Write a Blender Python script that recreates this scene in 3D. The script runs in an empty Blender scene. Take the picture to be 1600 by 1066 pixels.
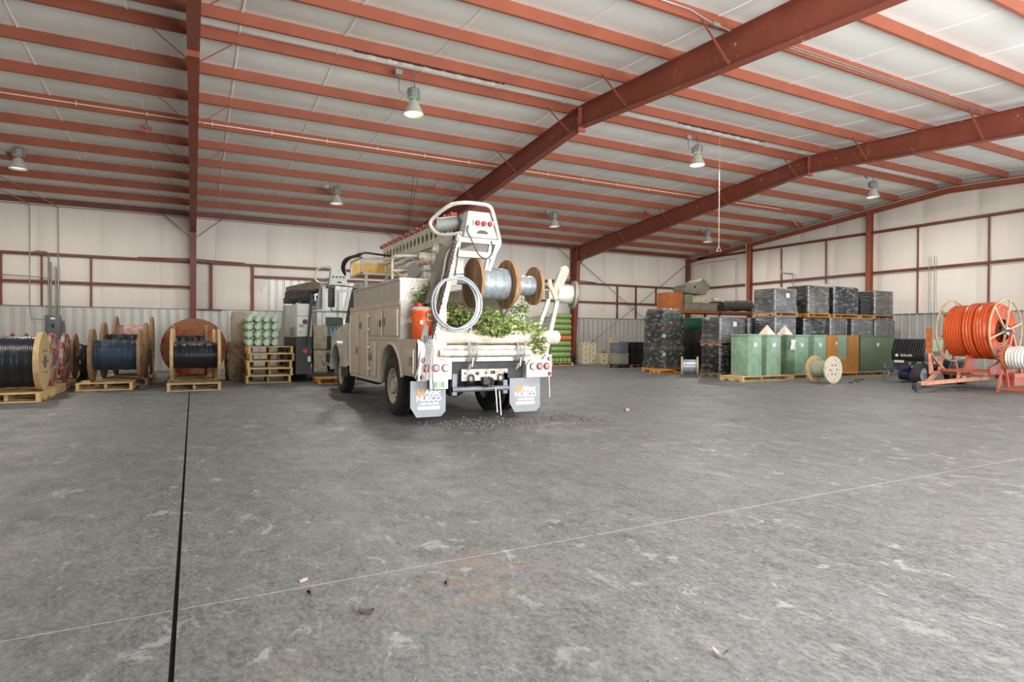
import bpy, bmesh, math, random
from mathutils import Vector, Matrix

random.seed(7)
S = bpy.context.scene
COL = S.collection

# ------------------------------------------------------------------ camera
EYE = 1.41
def set_camera():
    yaw, pit, rol = math.radians(27.7143), math.radians(-0.4249), math.radians(0.2941)
    r0 = Vector((math.cos(yaw), -math.sin(yaw), 0)); f0 = Vector((math.sin(yaw), math.cos(yaw), 0)); u0 = Vector((0, 0, 1))
    f = math.cos(pit) * f0 + math.sin(pit) * u0
    u = -math.sin(pit) * f0 + math.cos(pit) * u0
    r2 = math.cos(rol) * r0 + math.sin(rol) * u
    u2 = math.cos(rol) * u - math.sin(rol) * r0
    cd = bpy.data.cameras.new('camera'); cd.sensor_width = 36.0; cd.sensor_fit = 'HORIZONTAL'
    cd.lens = 948.57 / 1600 * 36.0; cd.clip_end = 300
    co = bpy.data.objects.new('camera', cd); COL.objects.link(co)
    m = Matrix((r2, u2, -f)).transposed().to_4x4(); m.translation = Vector((0, 0, EYE))
    co.matrix_world = m
    S.camera = co
set_camera()

# ------------------------------------------------------------------ world, daylight through the doors, exposure
W = bpy.data.worlds.new('world'); S.world = W; W.use_nodes = True
wb = W.node_tree.nodes['Background']; wb.inputs[0].default_value = (0.75, 0.86, 1.0, 1); wb.inputs[1].default_value = 1.2
S.view_settings.view_transform = 'Standard'; S.view_settings.look = 'None'
S.view_settings.gamma = 1.0; S.view_settings.use_curve_mapping = False
S.view_settings.exposure = 0.18
try:
    S.cycles.use_denoising = True; S.cycles.max_bounces = 7; S.cycles.diffuse_bounces = 4; S.cycles.glossy_bounces = 3; S.cycles.caustics_reflective = False; S.cycles.caustics_refractive = False
    S.cycles.sample_clamp_indirect = 6.0; S.cycles.use_adaptive_sampling = True; S.cycles.adaptive_threshold = 0.02
except Exception: pass
def area(name, loc, rot, sx, sy, power, col):
    l = bpy.data.lights.new(name, 'AREA'); l.shape = 'RECTANGLE'; l.size = sx; l.size_y = sy; l.energy = power; l.color = col
    o = bpy.data.objects.new(name, l); COL.objects.link(o); o.location = loc; o.rotation_euler = rot
    return o
DAY = (1.0, 0.985, 0.965)
area('door_daylight', (4.5, -1.45, 2.6), (math.radians(114), 0, 0), 7.2, 5.0, 1500, DAY)
area('door_daylight', (13.5, -1.45, 2.6), (math.radians(114), 0, 0), 7.2, 5.0, 1200, DAY)
area('door_daylight', (22.5, -1.45, 2.6), (math.radians(114), 0, 0), 7.0, 5.0, 380, DAY)
area('door_daylight', (26.95, 5.0, 2.3), (math.radians(90), 0, math.radians(90)), 6.4, 4.4, 300, (0.9, 0.95, 1.0))

# ------------------------------------------------------------------ helpers
def lin(c):
    return tuple(((x / 255) / 12.92 if x / 255 <= 0.04045 else ((x / 255 + 0.055) / 1.055) ** 2.4) for x in c)

MATS = {}
def P(name, col, rough=0.6, metal=0.0, var=0.12, scale=5.0, bump=0.0, bscale=60.0, stretch=(1, 1, 1), col2=None, lo=0.35, hi=0.65, detail=5.0, emit=None, coat=0.0, alpha=None, spec=0.5):
    """procedural material: two tones mixed by noise, fine bump"""
    if name in MATS: return MATS[name]
    m = bpy.data.materials.new(name); m.use_nodes = True; MATS[name] = m
    nt = m.node_tree; N = nt.nodes; L = nt.links
    b = N['Principled BSDF']; b.inputs['Roughness'].default_value = rough; b.inputs['Metallic'].default_value = metal
    b.inputs['Specular IOR Level'].default_value = spec
    c = lin(col)
    c1 = tuple(max(0, x * (1 - var)) for x in c); c2 = lin(col2) if col2 else tuple(min(1, x * (1 + var)) for x in c)
    tc = N.new('ShaderNodeTexCoord'); mp = N.new('ShaderNodeMapping'); mp.inputs['Scale'].default_value = stretch
    L.new(tc.outputs['Object'], mp.inputs[0])
    nz = N.new('ShaderNodeTexNoise'); nz.inputs['Scale'].default_value = scale; nz.inputs['Detail'].default_value = detail; nz.inputs['Roughness'].default_value = 0.62
    L.new(mp.outputs[0], nz.inputs['Vector'])
    rp = N.new('ShaderNodeValToRGB'); rp.color_ramp.elements[0].position = lo; rp.color_ramp.elements[1].position = hi
    rp.color_ramp.elements[0].color = (*c1, 1); rp.color_ramp.elements[1].color = (*c2, 1)
    L.new(nz.outputs['Fac'], rp.inputs[0]); L.new(rp.outputs[0], b.inputs['Base Color'])
    if bump:
        n2 = N.new('ShaderNodeTexNoise'); n2.inputs['Scale'].default_value = bscale; n2.inputs['Detail'].default_value = 3
        L.new(mp.outputs[0], n2.inputs['Vector'])
        bp = N.new('ShaderNodeBump'); bp.inputs['Strength'].default_value = bump; bp.inputs['Distance'].default_value = 0.02
        L.new(n2.outputs['Fac'], bp.inputs['Height']); L.new(bp.outputs[0], b.inputs['Normal'])
    if coat: b.inputs['Coat Weight'].default_value = coat
    if emit:
        b.inputs['Emission Color'].default_value = (*lin(emit[0]), 1); b.inputs['Emission Strength'].default_value = emit[1]
    if alpha is not None: b.inputs['Alpha'].default_value = alpha
    return m

class MB:
    def __init__(s): s.v = []; s.f = []
    def _add(s, vs, fs):
        o = len(s.v); s.v += [tuple(p) for p in vs]; s.f += [tuple(i + o for i in q) for q in fs]; return s
    def box(s, x0, x1, y0, y1, z0, z1):
        return s._add([(x0,y0,z0),(x1,y0,z0),(x1,y1,z0),(x0,y1,z0),(x0,y0,z1),(x1,y0,z1),(x1,y1,z1),(x0,y1,z1)],
                      [(3,2,1,0),(4,5,6,7),(0,1,5,4),(1,2,6,5),(2,3,7,6),(3,0,4,7)])
    def hexa(s, p): return s._add(p, [(3,2,1,0),(4,5,6,7),(0,1,5,4),(1,2,6,5),(2,3,7,6),(3,0,4,7)])
    def frustum(s, c, b, t, z0, z1):
        cx, cy = c; bx, by = b[0]/2, b[1]/2; tx, ty = t[0]/2, t[1]/2
        return s.hexa([(cx-bx,cy-by,z0),(cx+bx,cy-by,z0),(cx+bx,cy+by,z0),(cx-bx,cy+by,z0),(cx-tx,cy-ty,z1),(cx+tx,cy-ty,z1),(cx+tx,cy+ty,z1),(cx-tx,cy+ty,z1)])
    def beam(s, p0, p1, w, h, up=(0, 0, 1)):
        p0 = Vector(p0); p1 = Vector(p1); d = (p1 - p0).normalized(); u = Vector(up)
        if abs(d.dot(u)) > 0.98: u = Vector((0, 1, 0)) if abs(d.y) < 0.9 else Vector((1, 0, 0))
        a = d.cross(u).normalized() * (w / 2); b = a.cross(d).normalized() * (h / 2)
        return s.hexa([p0-a-b, p0+a-b, p1+a-b, p1-a-b, p0-a+b, p0+a+b, p1+a+b, p1-a+b])
    def cyl(s, p0, p1, r, n=12, r2=None, caps=True):
        p0 = Vector(p0); p1 = Vector(p1); r2 = r if r2 is None else r2
        d = (p1 - p0).normalized(); a = d.orthogonal().normalized(); b = d.cross(a)
        vs = []
        for p, rr in ((p0, r), (p1, r2)):
            for i in range(n):
                t = 2 * math.pi * i / n; vs.append(p + (a * math.cos(t) + b * math.sin(t)) * rr)
        fs = [(i, (i+1) % n, n + (i+1) % n, n + i) for i in range(n)]
        if caps: fs += [tuple(reversed(range(n))), tuple(range(n, 2*n))]
        return s._add(vs, fs)
    def tube(s, pts, r, n=8, closed=False, caps=True, sm=0):
        pts = [Vector(p) for p in pts]
        if sm:                                  # Catmull-Rom rounding of the bends
            q = [pts[0]] + pts + [pts[-1]]; out = []
            for i in range(1, len(q) - 2):
                a, b, c, d = q[i-1], q[i], q[i+1], q[i+2]
                for k in range(sm):
                    t = k / sm; out.append(0.5 * ((2*b) + (c - a) * t + (2*a - 5*b + 4*c - d) * t*t + (3*b - a - 3*c + d) * t**3))
            pts = out + [pts[-1]]
        m = len(pts); vs = []; fs = []
        a = None
        for k in range(m):
            if closed: d = (pts[(k+1) % m] - pts[k-1])
            else: d = pts[min(k+1, m-1)] - pts[max(k-1, 0)]
            d.normalize()
            if a is None: a = d.orthogonal().normalized()
            else:
                a = a - d * a.dot(d)
                a = a.normalized() if a.length > 1e-6 else d.orthogonal().normalized()
            b = d.cross(a); rr = r[k] if isinstance(r, (list, tuple)) else r
            for i in range(n):
                t = 2 * math.pi * i / n; vs.append(pts[k] + (a * math.cos(t) + b * math.sin(t)) * rr)
        K = m if closed else m - 1
        for k in range(K):
            k2 = (k + 1) % m
            for i in range(n): fs.append((k*n+i, k*n+(i+1) % n, k2*n+(i+1) % n, k2*n+i))
        if caps and not closed: fs += [tuple(reversed(range(n))), tuple(range((m-1)*n, m*n))]
        return s._add(vs, fs)
    def lathe(s, prof, o, ax, n=24, closed=False):
        """prof = [(radius, distance along axis)]"""
        o = Vector(o); d = Vector(ax).normalized(); a = d.orthogonal().normalized(); b = d.cross(a); m = len(prof); vs = []; fs = []
        for (r, t) in prof:
            for i in range(n):
                q = 2 * math.pi * i / n; vs.append(o + d * t + (a * math.cos(q) + b * math.sin(q)) * max(r, 1e-4))
        for k in range(m if closed else m - 1):
            k2 = (k + 1) % m
            for i in range(n): fs.append((k*n+i, k*n+(i+1) % n, k2*n+(i+1) % n, k2*n+i))
        return s._add(vs, fs)
    def prism(s, poly, axis, a, b):
        """polygon in the two other axes (X: (y,z)  Y: (x,z)  Z: (x,y)) extruded from a to b"""
        n = len(poly)
        mk = {'X': lambda t, p: (t, p[0], p[1]), 'Y': lambda t, p: (p[0], t, p[1]), 'Z': lambda t, p: (p[0], p[1], t)}[axis]
        vs = [mk(a, p) for p in poly] + [mk(b, p) for p in poly]
        fs = [tuple(reversed(range(n))), tuple(range(n, 2*n))] + [(i, (i+1) % n, n+(i+1) % n, n+i) for i in range(n)]
        return s._add(vs, fs)
    def grid(s, P2):
        ny = len(P2); nx = len(P2[0])
        return s._add([p for row in P2 for p in row], [(j*nx+i, j*nx+i+1, (j+1)*nx+i+1, (j+1)*nx+i) for j in range(ny-1) for i in range(nx-1)])
    def sphere(s, c, r, n=10, m=6, sq=(1, 1, 1)):
        vs = []; fs = []
        for j in range(m + 1):
            t = math.pi * j / m
            for i in range(n):
                q = 2 * math.pi * i / n
                vs.append((c[0] + r*sq[0]*math.sin(t)*math.cos(q), c[1] + r*sq[1]*math.sin(t)*math.sin(q), c[2] + r*sq[2]*math.cos(t)))
        for j in range(m):
            for i in range(n): fs.append((j*n+i, (j+1)*n+i, (j+1)*n+(i+1) % n, j*n+(i+1) % n))
        return s._add(vs, fs)
    def mesh(s, name, mat, smooth=True, bevel=0.0, fix=True):
        me = bpy.data.meshes.new(name); me.from_pydata(s.v, [], s.f)
        if fix or bevel:
            bm = bmesh.new(); bm.from_mesh(me)
            if fix:
                bmesh.ops.recalc_face_normals(bm, faces=bm.faces)
            if bevel:
                es = [e for e in bm.edges if len(e.link_faces) == 2 and e.calc_face_angle(0) > 0.7]
                bmesh.ops.bevel(bm, geom=es, offset=bevel, segments=2, affect='EDGES', profile=0.6, clamp_overlap=True)
            bm.to_mesh(me); bm.free()
        if smooth:
            me.polygons.foreach_set('use_smooth', [True] * len(me.polygons)); me.set_sharp_from_angle(angle=math.radians(38))
        me.materials.append(mat)
        return me
    def build(s, name, mat, parent=None, smooth=True, bevel=0.0, loc=None, rot=None, fix=True, label=None):
        return link(name, s.mesh(name, mat, smooth, bevel, fix), parent, loc, rot, label)
def link(name, me, parent=None, loc=None, rot=None, label=None):
    o = bpy.data.objects.new(name, me); COL.objects.link(o)
    if parent is not None: o.parent = parent
    if loc is not None: o.location = loc
    if rot is not None: o.rotation_euler = rot
    if label: o['label'] = label
    return o
def tag(o, label, cat, group=None, kind=None):
    o['label'] = label; o['category'] = cat
    if group: o['group'] = group
    if kind: o['kind'] = kind
    return o
def thing(name, label, cat, loc=(0, 0, 0), rz=0.0, group=None):
    o = bpy.data.objects.new(name, None); COL.objects.link(o); o.empty_display_size = 0.2
    o.location = loc; o.rotation_euler = (0, 0, rz)
    return tag(o, label, cat, group)
def copy_tree(o, parent=None, loc=None, rz=None, label=None, group=None):
    c = o.copy(); COL.objects.link(c)
    if parent is not None: c.parent = parent
    if loc is not None: c.location = loc
    if rz is not None: c.rotation_euler = (0, 0, rz)
    if label: c['label'] = label
    if group: c['group'] = group
    for ch in list(o.children): copy_tree(ch, c)
    return c
def struct(o):
    o['kind'] = 'structure'; return o
def sempty(name):
    o = bpy.data.objects.new(name, None); COL.objects.link(o); o['kind'] = 'structure'; return o
def text(name, body, size, mat, parent, loc, rot, ext=0.002, align='CENTER', sx=1.0, bold=0.0):
    cu = bpy.data.curves.new(name, 'FONT'); cu.body = body; cu.size = size; cu.extrude = ext; cu.align_x = align; cu.align_y = 'CENTER'; cu.offset = bold; cu.resolution_u = 3
    o = bpy.data.objects.new(name, cu); COL.objects.link(o)
    bpy.context.view_layer.update()
    me = bpy.data.meshes.new_from_object(o); bpy.data.objects.remove(o); bpy.data.curves.remove(cu)
    me.materials.clear(); me.materials.append(mat)
    q = link(name, me, parent, loc, rot); q.scale = (sx, 1, 1)
    return q

# ------------------------------------------------------------------ materials
RED = P('red_oxide_paint', (146, 80, 58), 0.55, 0, 0.10, 1.6, 0.05, 30)
RED_D = P('dark_red_oxide_paint', (116, 60, 45), 0.5, 0, 0.16, 1.3, 0.05, 30)
VINYL = P('white_vinyl_insulation', (229, 229, 223), 0.5, 0, 0.05, 0.9, 0.22, 2.2, lo=0.3, hi=0.7)
VINYL_W = P('cream_vinyl_wall_insulation', (226, 219, 210), 0.5, 0, 0.06, 0.8, 0.25, 2.4, (1, 1, 0.35), lo=0.3, hi=0.7)
VTAB = P('vinyl_seam_tape', (242, 240, 236), 0.45, 0, 0.04)
GALV = P('galvalume_sheet', (196, 195, 190), 0.42, 0.45, 0.10, 1.2, 0.03, 8, (1, 1, 0.3))
STEEL = P('grey_steel', (120, 122, 124), 0.45, 0.5, 0.15, 8)
ALU = P('spun_aluminium', (190, 190, 186), 0.35, 0.8, 0.08, 6)
BLACK = P('black_plastic', (28, 29, 31), 0.45, 0, 0.25, 6)
RUBBER = P('tyre_rubber', (40, 40, 42), 0.8, 0, 0.22, 9, 0.1, 60)
WHITE = P('white_truck_paint', (188, 183, 172), 0.4, 0, 0.10, 3, col2=(208, 205, 196))
WHITE_DIRTY = P('worn_white_paint', (176, 164, 148), 0.5, 0, 0.25, 7, 0.03, 30, col2=(216, 212, 202))
TAN = P('dusty_white_body_paint', (198, 186, 168), 0.42, 0, 0.07, 2.2)
CONDUIT = P('painted_conduit', (236, 205, 180), 0.3, 0.2, 0.06)
WOOD_N = P('new_pine', (202, 170, 118), 0.75, 0, 0.16, 6, 0.08, 40, (1.2, 6, 6))
WOOD_G = P('weathered_pine', (176, 152, 116), 0.8, 0, 0.25, 6, 0.1, 40, (1.2, 6, 6))
WOOD_B = P('brown_reel_wood', (146, 114, 80), 0.8, 0, 0.32, 5, 0.12, 30, (6, 6, 1.0))
WOOD_O = P('orange_pallet_wood', (202, 138, 60), 0.75, 0, 0.18, 6, 0.08, 40, (1.2, 6, 6))
BAR = P('galvanised_pipe', (150, 148, 143), 0.4, 0.6, 0.12, 8)
# ------------------------------------------------------------------ building shell
D = 27.63; XE = 26.53; XW = -9.05; YF = -1.07; YR = 13.277; ZR = 7.435
FR = [0.0, 9.0, 18.1]                    # frame lines
def zt(y):                               # underside of the purlins
    return ZR - (0.0909 * (y - YR) if y > YR else 0.053 * (YR - y))

# concrete floor: slabs with a recessed black expansion joint and a pale saw cut
def concrete():
    m = bpy.data.materials.new('worn_concrete'); m.use_nodes = True
    nt = m.node_tree; N = nt.nodes; L = nt.links; b = N['Principled BSDF']
    tc = N.new('ShaderNodeTexCoord')
    def noise(sc, det=6, stretch=(1, 1, 1), rot=0, rough=0.6, dist=0.0):
        mp = N.new('ShaderNodeMapping'); mp.inputs['Scale'].default_value = stretch; mp.inputs['Rotation'].default_value = (0, 0, rot)
        L.new(tc.outputs['Object'], mp.inputs[0])
        n = N.new('ShaderNodeTexNoise'); n.inputs['Scale'].default_value = sc; n.inputs['Detail'].default_value = det; n.inputs['Roughness'].default_value = rough
        n.inputs['Distortion'].default_value = dist
        L.new(mp.outputs[0], n.inputs['Vector']); return n.outputs['Fac']
    def ramp(f, *st):
        r = N.new('ShaderNodeValToRGB'); e = r.color_ramp.elements
        e[0].position, e[0].color = st[0][0], (*st[0][1], 1); e[1].position, e[1].color = st[1][0], (*st[1][1], 1)
        for p, c in st[2:]:
            q = e.new(p); q.color = (*c, 1)
        L.new(f, r.inputs[0]); return r.outputs[0]
    def mix(f, a, c, typ='MIX'):
        x = N.new('ShaderNodeMix'); x.data_type = 'RGBA'; x.blend_type = typ
        if isinstance(f, float): x.inputs[0].default_value = f
        else: L.new(f, x.inputs[0])
        L.new(a, x.inputs[6]) if not isinstance(a, tuple) else setattr(x.inputs[6], 'default_value', (*a, 1))
        L.new(c, x.inputs[7]) if not isinstance(c, tuple) else setattr(x.inputs[7], 'default_value', (*c, 1))
        return x.outputs[2]
    g = lambda v: lin((v, v + 1, v + 1))
    base = ramp(noise(0.38, 9, rough=0.72), (0.38, g(66)), (0.62, g(102)))
    strk = ramp(noise(2.4, 10, (1, 0.22, 1), 0.5, 0.82), (0.40, g(42)), (0.58, g(114)))
    c = mix(0.42, base, strk)
    med = ramp(noise(8, 9, (1, 0.55, 1), 0.6, 0.82), (0.40, g(36)), (0.58, g(118)))
    c = mix(0.42, c, med)
    fine = ramp(noise(36, 6, (1, 0.6, 1), 0.5, rough=0.85), (0.42, g(22)), (0.57, g(130)))
    c = mix(0.32, c, fine)
    # worn pale flakes where the surface layer is off, in broad zones
    fl = noise(4.6, 12, (1, 0.7, 1), 0.9, 0.75, 0.5); zone = ramp(noise(0.30, 3), (0.40, (0.12, 0.12, 0.12)), (0.54, (1, 1, 1)))
    fm = ramp(fl, (0.57, (0, 0, 0)), (0.61, (1, 1, 1)))
    mm = N.new('ShaderNodeMath'); mm.operation = 'MULTIPLY'; L.new(fm, mm.inputs[0]); L.new(zone, mm.inputs[1])
    m2 = N.new('ShaderNodeMath'); m2.operation = 'MULTIPLY'; L.new(mm.outputs[0], m2.inputs[0]); m2.inputs[1].default_value = 0.75
    c = mix(m2.outputs[0], c, lin((142, 142, 140)))
    # fine pale specks everywhere
    sp = ramp(noise(30, 4, rough=0.6), (0.64, (0, 0, 0)), (0.70, (0.5, 0.5, 0.5)))
    c = mix(sp, c, lin((158, 158, 155)))
    # dark oily marks
    ol = ramp(noise(0.9, 10, (1, 0.35, 1), 0.7, 0.75), (0.62, (0, 0, 0)), (0.74, (0.6, 0.6, 0.6)))
    c = mix(ol, c, lin((50, 50, 51)))
    # orange clay dust trodden in at a few places
    for (x, y, r, k) in ((1.55, 3.30, 0.50, 0.55), (1.05, 3.0, 0.35, 0.3), (0.35, 2.62, 0.25, 0.3), (1.35, 3.05, 0.22, 0.35)):
        vd = N.new('ShaderNodeVectorMath'); vd.operation = 'DISTANCE'; L.new(tc.outputs['Object'], vd.inputs[0]); vd.inputs[1].default_value = (x, y, 0)
        mr = N.new('ShaderNodeMapRange'); mr.inputs[1].default_value = r; mr.inputs[2].default_value = 0.0; mr.inputs[3].default_value = 0; mr.inputs[4].default_value = k
        L.new(vd.outputs['Value'], mr.inputs[0])
        mu = N.new('ShaderNodeMath'); mu.operation = 'MULTIPLY'; L.new(mr.outputs[0], mu.inputs[0])
        L.new(ramp(noise(5, 6, (0.5, 1.5, 1), 0.2), (0.42, (0, 0, 0)), (0.62, (1, 1, 1))), mu.inputs[1])
        c = mix(mu.outputs[0], c, lin((134, 108, 90)))
    L.new(c, b.inputs['Base Color'])
    rr = ramp(noise(1.4, 5), (0.3, (0.42,) * 3), (0.7, (0.68,) * 3)); L.new(rr, b.inputs['Roughness'])
    bp = N.new('ShaderNodeBump'); bp.inputs['Strength'].default_value = 0.25; bp.inputs['Distance'].default_value = 0.01
    L.new(noise(30, 6, rough=0.75), bp.inputs['Height']); L.new(bp.outputs[0], b.inputs['Normal'])
    return m
CONC = concrete()
JOINT = P('black_joint_filler', (24, 23, 22), 0.9, 0, 0.3, 20)
GROUT = P('chalky_saw_cut_filler', (172, 171, 166), 0.9, 0, 0.25, 25)
floor = struct(MB().box(XW - 0.4, XE + 0.6, -9.0, D + 0.3, -0.12, -0.025).build('floor', JOINT, smooth=False))
JX, JY = -0.079, 3.54
for (x0, x1) in ((XW - 0.4, JX - 0.011), (JX + 0.011, XE + 0.6)):
    for (y0, y1) in ((-9.0, JY - 0.004), (JY + 0.004, D + 0.3)):
        MB().box(x0, x1, y0, y1, -0.025, 0.0).build('slab', CONC, floor, smooth=False)
MB().box(XW, JX - 0.012, JY - 0.004, JY + 0.004, -0.025, -0.001).build('saw_cut_filler', GROUT, floor, smooth=False)
MB().box(JX + 0.012, XE, JY - 0.004, JY + 0.004, -0.025, -0.001).build('saw_cut_filler', GROUT, floor, smooth=False)

# back wall: corrugated liner below, pillowed insulation above
wall_back = struct(MB().box(XW, XE + 0.4, D + 0.10, D + 0.3, 0, 6.75).build('wall_back', GALV, smooth=False))
def liner_mesh(n=3, h=2.44, pitch=0.305):
    pts = []
    for i in range(n):
        x = i * pitch
        pts += [(x, 0), (x + 0.175, 0), (x + 0.19, -0.012), (x + 0.215, -0.012), (x + 0.225, 0), (x + 0.245, 0), (x + 0.262, -0.038), (x + 0.293, -0.038)]
    pts.append((n * pitch, 0))
    m = MB(); m.grid([[(x, y, 0.0) for x, y in pts], [(x, y, h) for x, y in pts]])
    return m.mesh('liner_panel', GALV, smooth=False, fix=False)
LINER = liner_mesh()
x = XW
while x < XE - 0.1:
    link('liner_panel', LINER, wall_back, (x, D + 0.06, 0)); x += 0.915
MB().box(XW, XE, D + 0.005, D + 0.06, 2.435, 2.455).build('liner_trim', STEEL, wall_back, smooth=False)

def wall_panel(w, z0, z1, seams, puff=0.06):
    """one blanket, x 0..w, bulging toward -y between the girts in seams"""
    m = MB(); zs = []
    zz = [z0] + seams + [z1]
    for a, b in zip(zz[:-1], zz[1:]):
        zs += [(a + (b - a) * k / 6, math.sin(math.pi * k / 6)) for k in range(6)]
    zs.append((z1, 0))
    xs = [0, 0.02, 0.05, 0.2, 0.5, 0.8, 0.95, 0.98, 1.0]
    rows = []
    for z, s in zs:
        rows.append([(w * u, -puff * (0.25 + 0.75 * s) * (1 - abs(2 * u - 1) ** 6) + (0.0), z) for u in xs])
    m.grid(rows)
    m.box(-0.016, 0.016, -0.022, 0.0, z0, z1)
    return m
SEAM0, SEAMP = 0.83, 1.958
k = -5; G1, G2 = 4.333, 3.321
WP = wall_panel(SEAMP, 2.45, 6.6, [G2, G1]).mesh('insulation_panel', VINYL_W)
WPD = wall_panel(SEAMP, 3.86, 6.6, [G1]).mesh('insulation_panel', VINYL_W)
while SEAM0 + k * SEAMP < XE - 0.1:
    x = SEAM0 + k * SEAMP
    me = WP
    if 2.5 < x < 7.5: me = WPD          # over the closed sheet-metal doorway
    link('insulation_panel', me, wall_back, (x, D + 0.05, 0)); k += 1
# sheet-metal doorway infill between jambs
DOOR_L = liner_mesh(3, 1.42)
for i in range(7): link('door_sheet', DOOR_L, wall_back, (2.30 + i * 0.915, D + 0.04, 2.44))

def girt(x0, x1, z, name='girt', parent=None, y=None, d=0.10, h=0.10):
    y = D if y is None else y
    m = MB(); m.box(x0, x1, y - d, y - d + 0.012, z - h / 2, z + h / 2); m.box(x0, x1, y - d, y, z + h / 2 - 0.01, z + h / 2); m.box(x0, x1, y - d, y, z - h / 2, z - h / 2 + 0.01)
    return m.build(name, RED_D, parent or wall_back, smooth=False)
for (a, b) in ((XW, -0.12), (0.12, 8.9), (9.1, 18.0), (18.2, XE)):
    girt(a, b, G1)
girt(XW, -0.12, G2); girt(9.1, 18.0, G2); girt(18.2, XE, G2)
girt(2.2, 8.9, 3.86, h=0.11)
def jamb(x, z0, z1, w=0.09, parent=None): return MB().box(x - w / 2, x + w / 2, D - 0.09, D, z0, z1).build('jamb', RED_D, parent or wall_back, smooth=False)
jamb(0.651, 2.46, G1 - 0.05, 0.11); jamb(2.2, 2.46, G1 - 0.05, 0.11)
MB().box(0.14, 1.05, D - 0.08, D, 2.40, 2.46).build('sill_angle', RED_D, wall_back, smooth=False)
for x in (-6.05, -4.89, -3.40): jamb(x, 2.46, G1 - 0.05, 0.055)
for x in (21.19, 22.52, 24.0): jamb(x, 2.46 if x < 24 else G2, G1 - 0.05, 0.055)
# diagonal fly braces bracketing the girt at the first column
for s in (-1, 1):
    MB().beam((s * 0.12, D - 0.16, G1 + 0.10), (s * 1.9, D - 0.10, G1 + 0.06), 0.05, 0.05).build('girt_brace', RED_D, wall_back, smooth=False)
    MB().beam((18.1 + s * 0.12, D - 0.25, G1 + 0.12), (18.1 + s * 1.6, D - 0.10, G1 + 0.06), 0.05, 0.05).build('girt_brace', RED_D, wall_back, smooth=False)
# cross bracing rods in the end bay
for a, b in (((18.35, D - 0.14, 5.66), (25.6, D - 0.14, 0.75)), ((26.3, D - 0.17, 5.78), (18.7, D - 0.17, 0.65))):
    MB().cyl(a, b, 0.016, 8).build('brace_rod', STEEL, wall_back)
# eave strut on top of the wall and conduit run beneath it
MB().box(XW, XE, D - 0.10, D + 0.06, 6.17, 6.42).build('eave_strut', RED_D, wall_back, smooth=False)
MB().cyl((XW, D - 0.12, 6.10), (XE, D - 0.12, 6.10), 0.014, 8).build('eave_conduit', BAR, wall_back)

# end wall on the right
wall_right = struct(MB().prism([(9.0, 0), (D + 0.3, 0), (D + 0.3, 6.75), (YR, 7.95), (9.0, 7.55)], 'X', XE + 0.12, XE + 0.3).build('wall_right', GALV, smooth=False))
MB().box(XE + 0.12, XE + 0.3, YF - 0.2, 1.3, 0, 7.0).build('wall_section', GALV, wall_right, smooth=False)
MB().box(XE + 0.12, XE + 0.3, 1.3, 9.0, 4.7, 7.5).build('wall_section', GALV, wall_right, smooth=False)
y = D - 0.05
i = 0
while y - 0.915 > 9.0:
    link('liner_panel', LINER, wall_right, (XE + 0.06, y, 0), (0, 0, -math.pi / 2)); y -= 0.915
MB().box(XE, XE + 0.06, 9.0, D, 2.435, 2.455).build('liner_trim', STEEL, wall_right, smooth=False)
EG1, EG2 = 6.06, 4.285
ys = [D, 25.84, 23.95, 21.95, 20.0, 18.15, 16.2, 14.3, 12.3, 10.6, 9.0]
for a, b in zip(ys[:-1], ys[1:]):
    ztop = min(zt(a), zt(b)) + 0.02
    ss = [EG2] + ([EG1] if ztop > EG1 + 0.3 else [])
    wall_panel(a - b, 2.45, ztop, ss).build('insulation_panel', VINYL_W, wall_right, loc=(XE + 0.05, a, 0), rot=(0, 0, -math.pi / 2))
def girt_e(y0, y1, z):
    m = MB(); m.box(XE - 0.10, XE - 0.088, y0, y1, z - 0.05, z + 0.05); m.box(XE - 0.10, XE, y0, y1, z + 0.04, z + 0.05); m.box(XE - 0.10, XE, y0, y1, z - 0.05, z - 0.04)
    m.build('girt', RED_D, wall_right, smooth=False)
YC = [22.91, 16.40, 10.2]
for a, b in ((D - 0.2, YC[0] + 0.1), (YC[0] - 0.1, YC[1] + 0.1), (YC[1] - 0.1, YC[2] + 0.1), (YC[2] - 0.1, 9.0)):
    if a < 23.5: girt_e(b, a, EG1)
    girt_e(b, a, EG2)
girt_e(YC[0] + 0.1, D - 0.9, EG1 - 0.02)
for yy in YC:
    m = MB(); z1 = zt(yy) - 0.25
    m.box(XE - 0.26, XE - 0.245, yy - 0.09, yy + 0.09, 0, z1); m.box(XE - 0.02, XE - 0.005, yy - 0.09, yy + 0.09, 0, z1); m.box(XE - 0.245, XE - 0.02, yy - 0.008, yy + 0.008, 0, z1)
    m.box(XE - 0.30, XE, yy - 0.14, yy + 0.14, 0, 0.02)
    m.build('column', RED, wall_right, smooth=False)
MB().box(XE - 0.22, XE - 0.02, D - 0.24, D - 0.02, 0, 6.1).build('column', RED_D, wall_right, smooth=False)
for yy in (21.0, 18.53, 14.43, 11.9):
    MB().box(XE - 0.07, XE - 0.02, yy - 0.022, yy + 0.022, 2.46 if yy < 15 else EG2 - 0.3, EG1 if yy < 21 else EG1 - 0.1).build('jamb', RED_D, wall_right, smooth=False)
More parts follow.
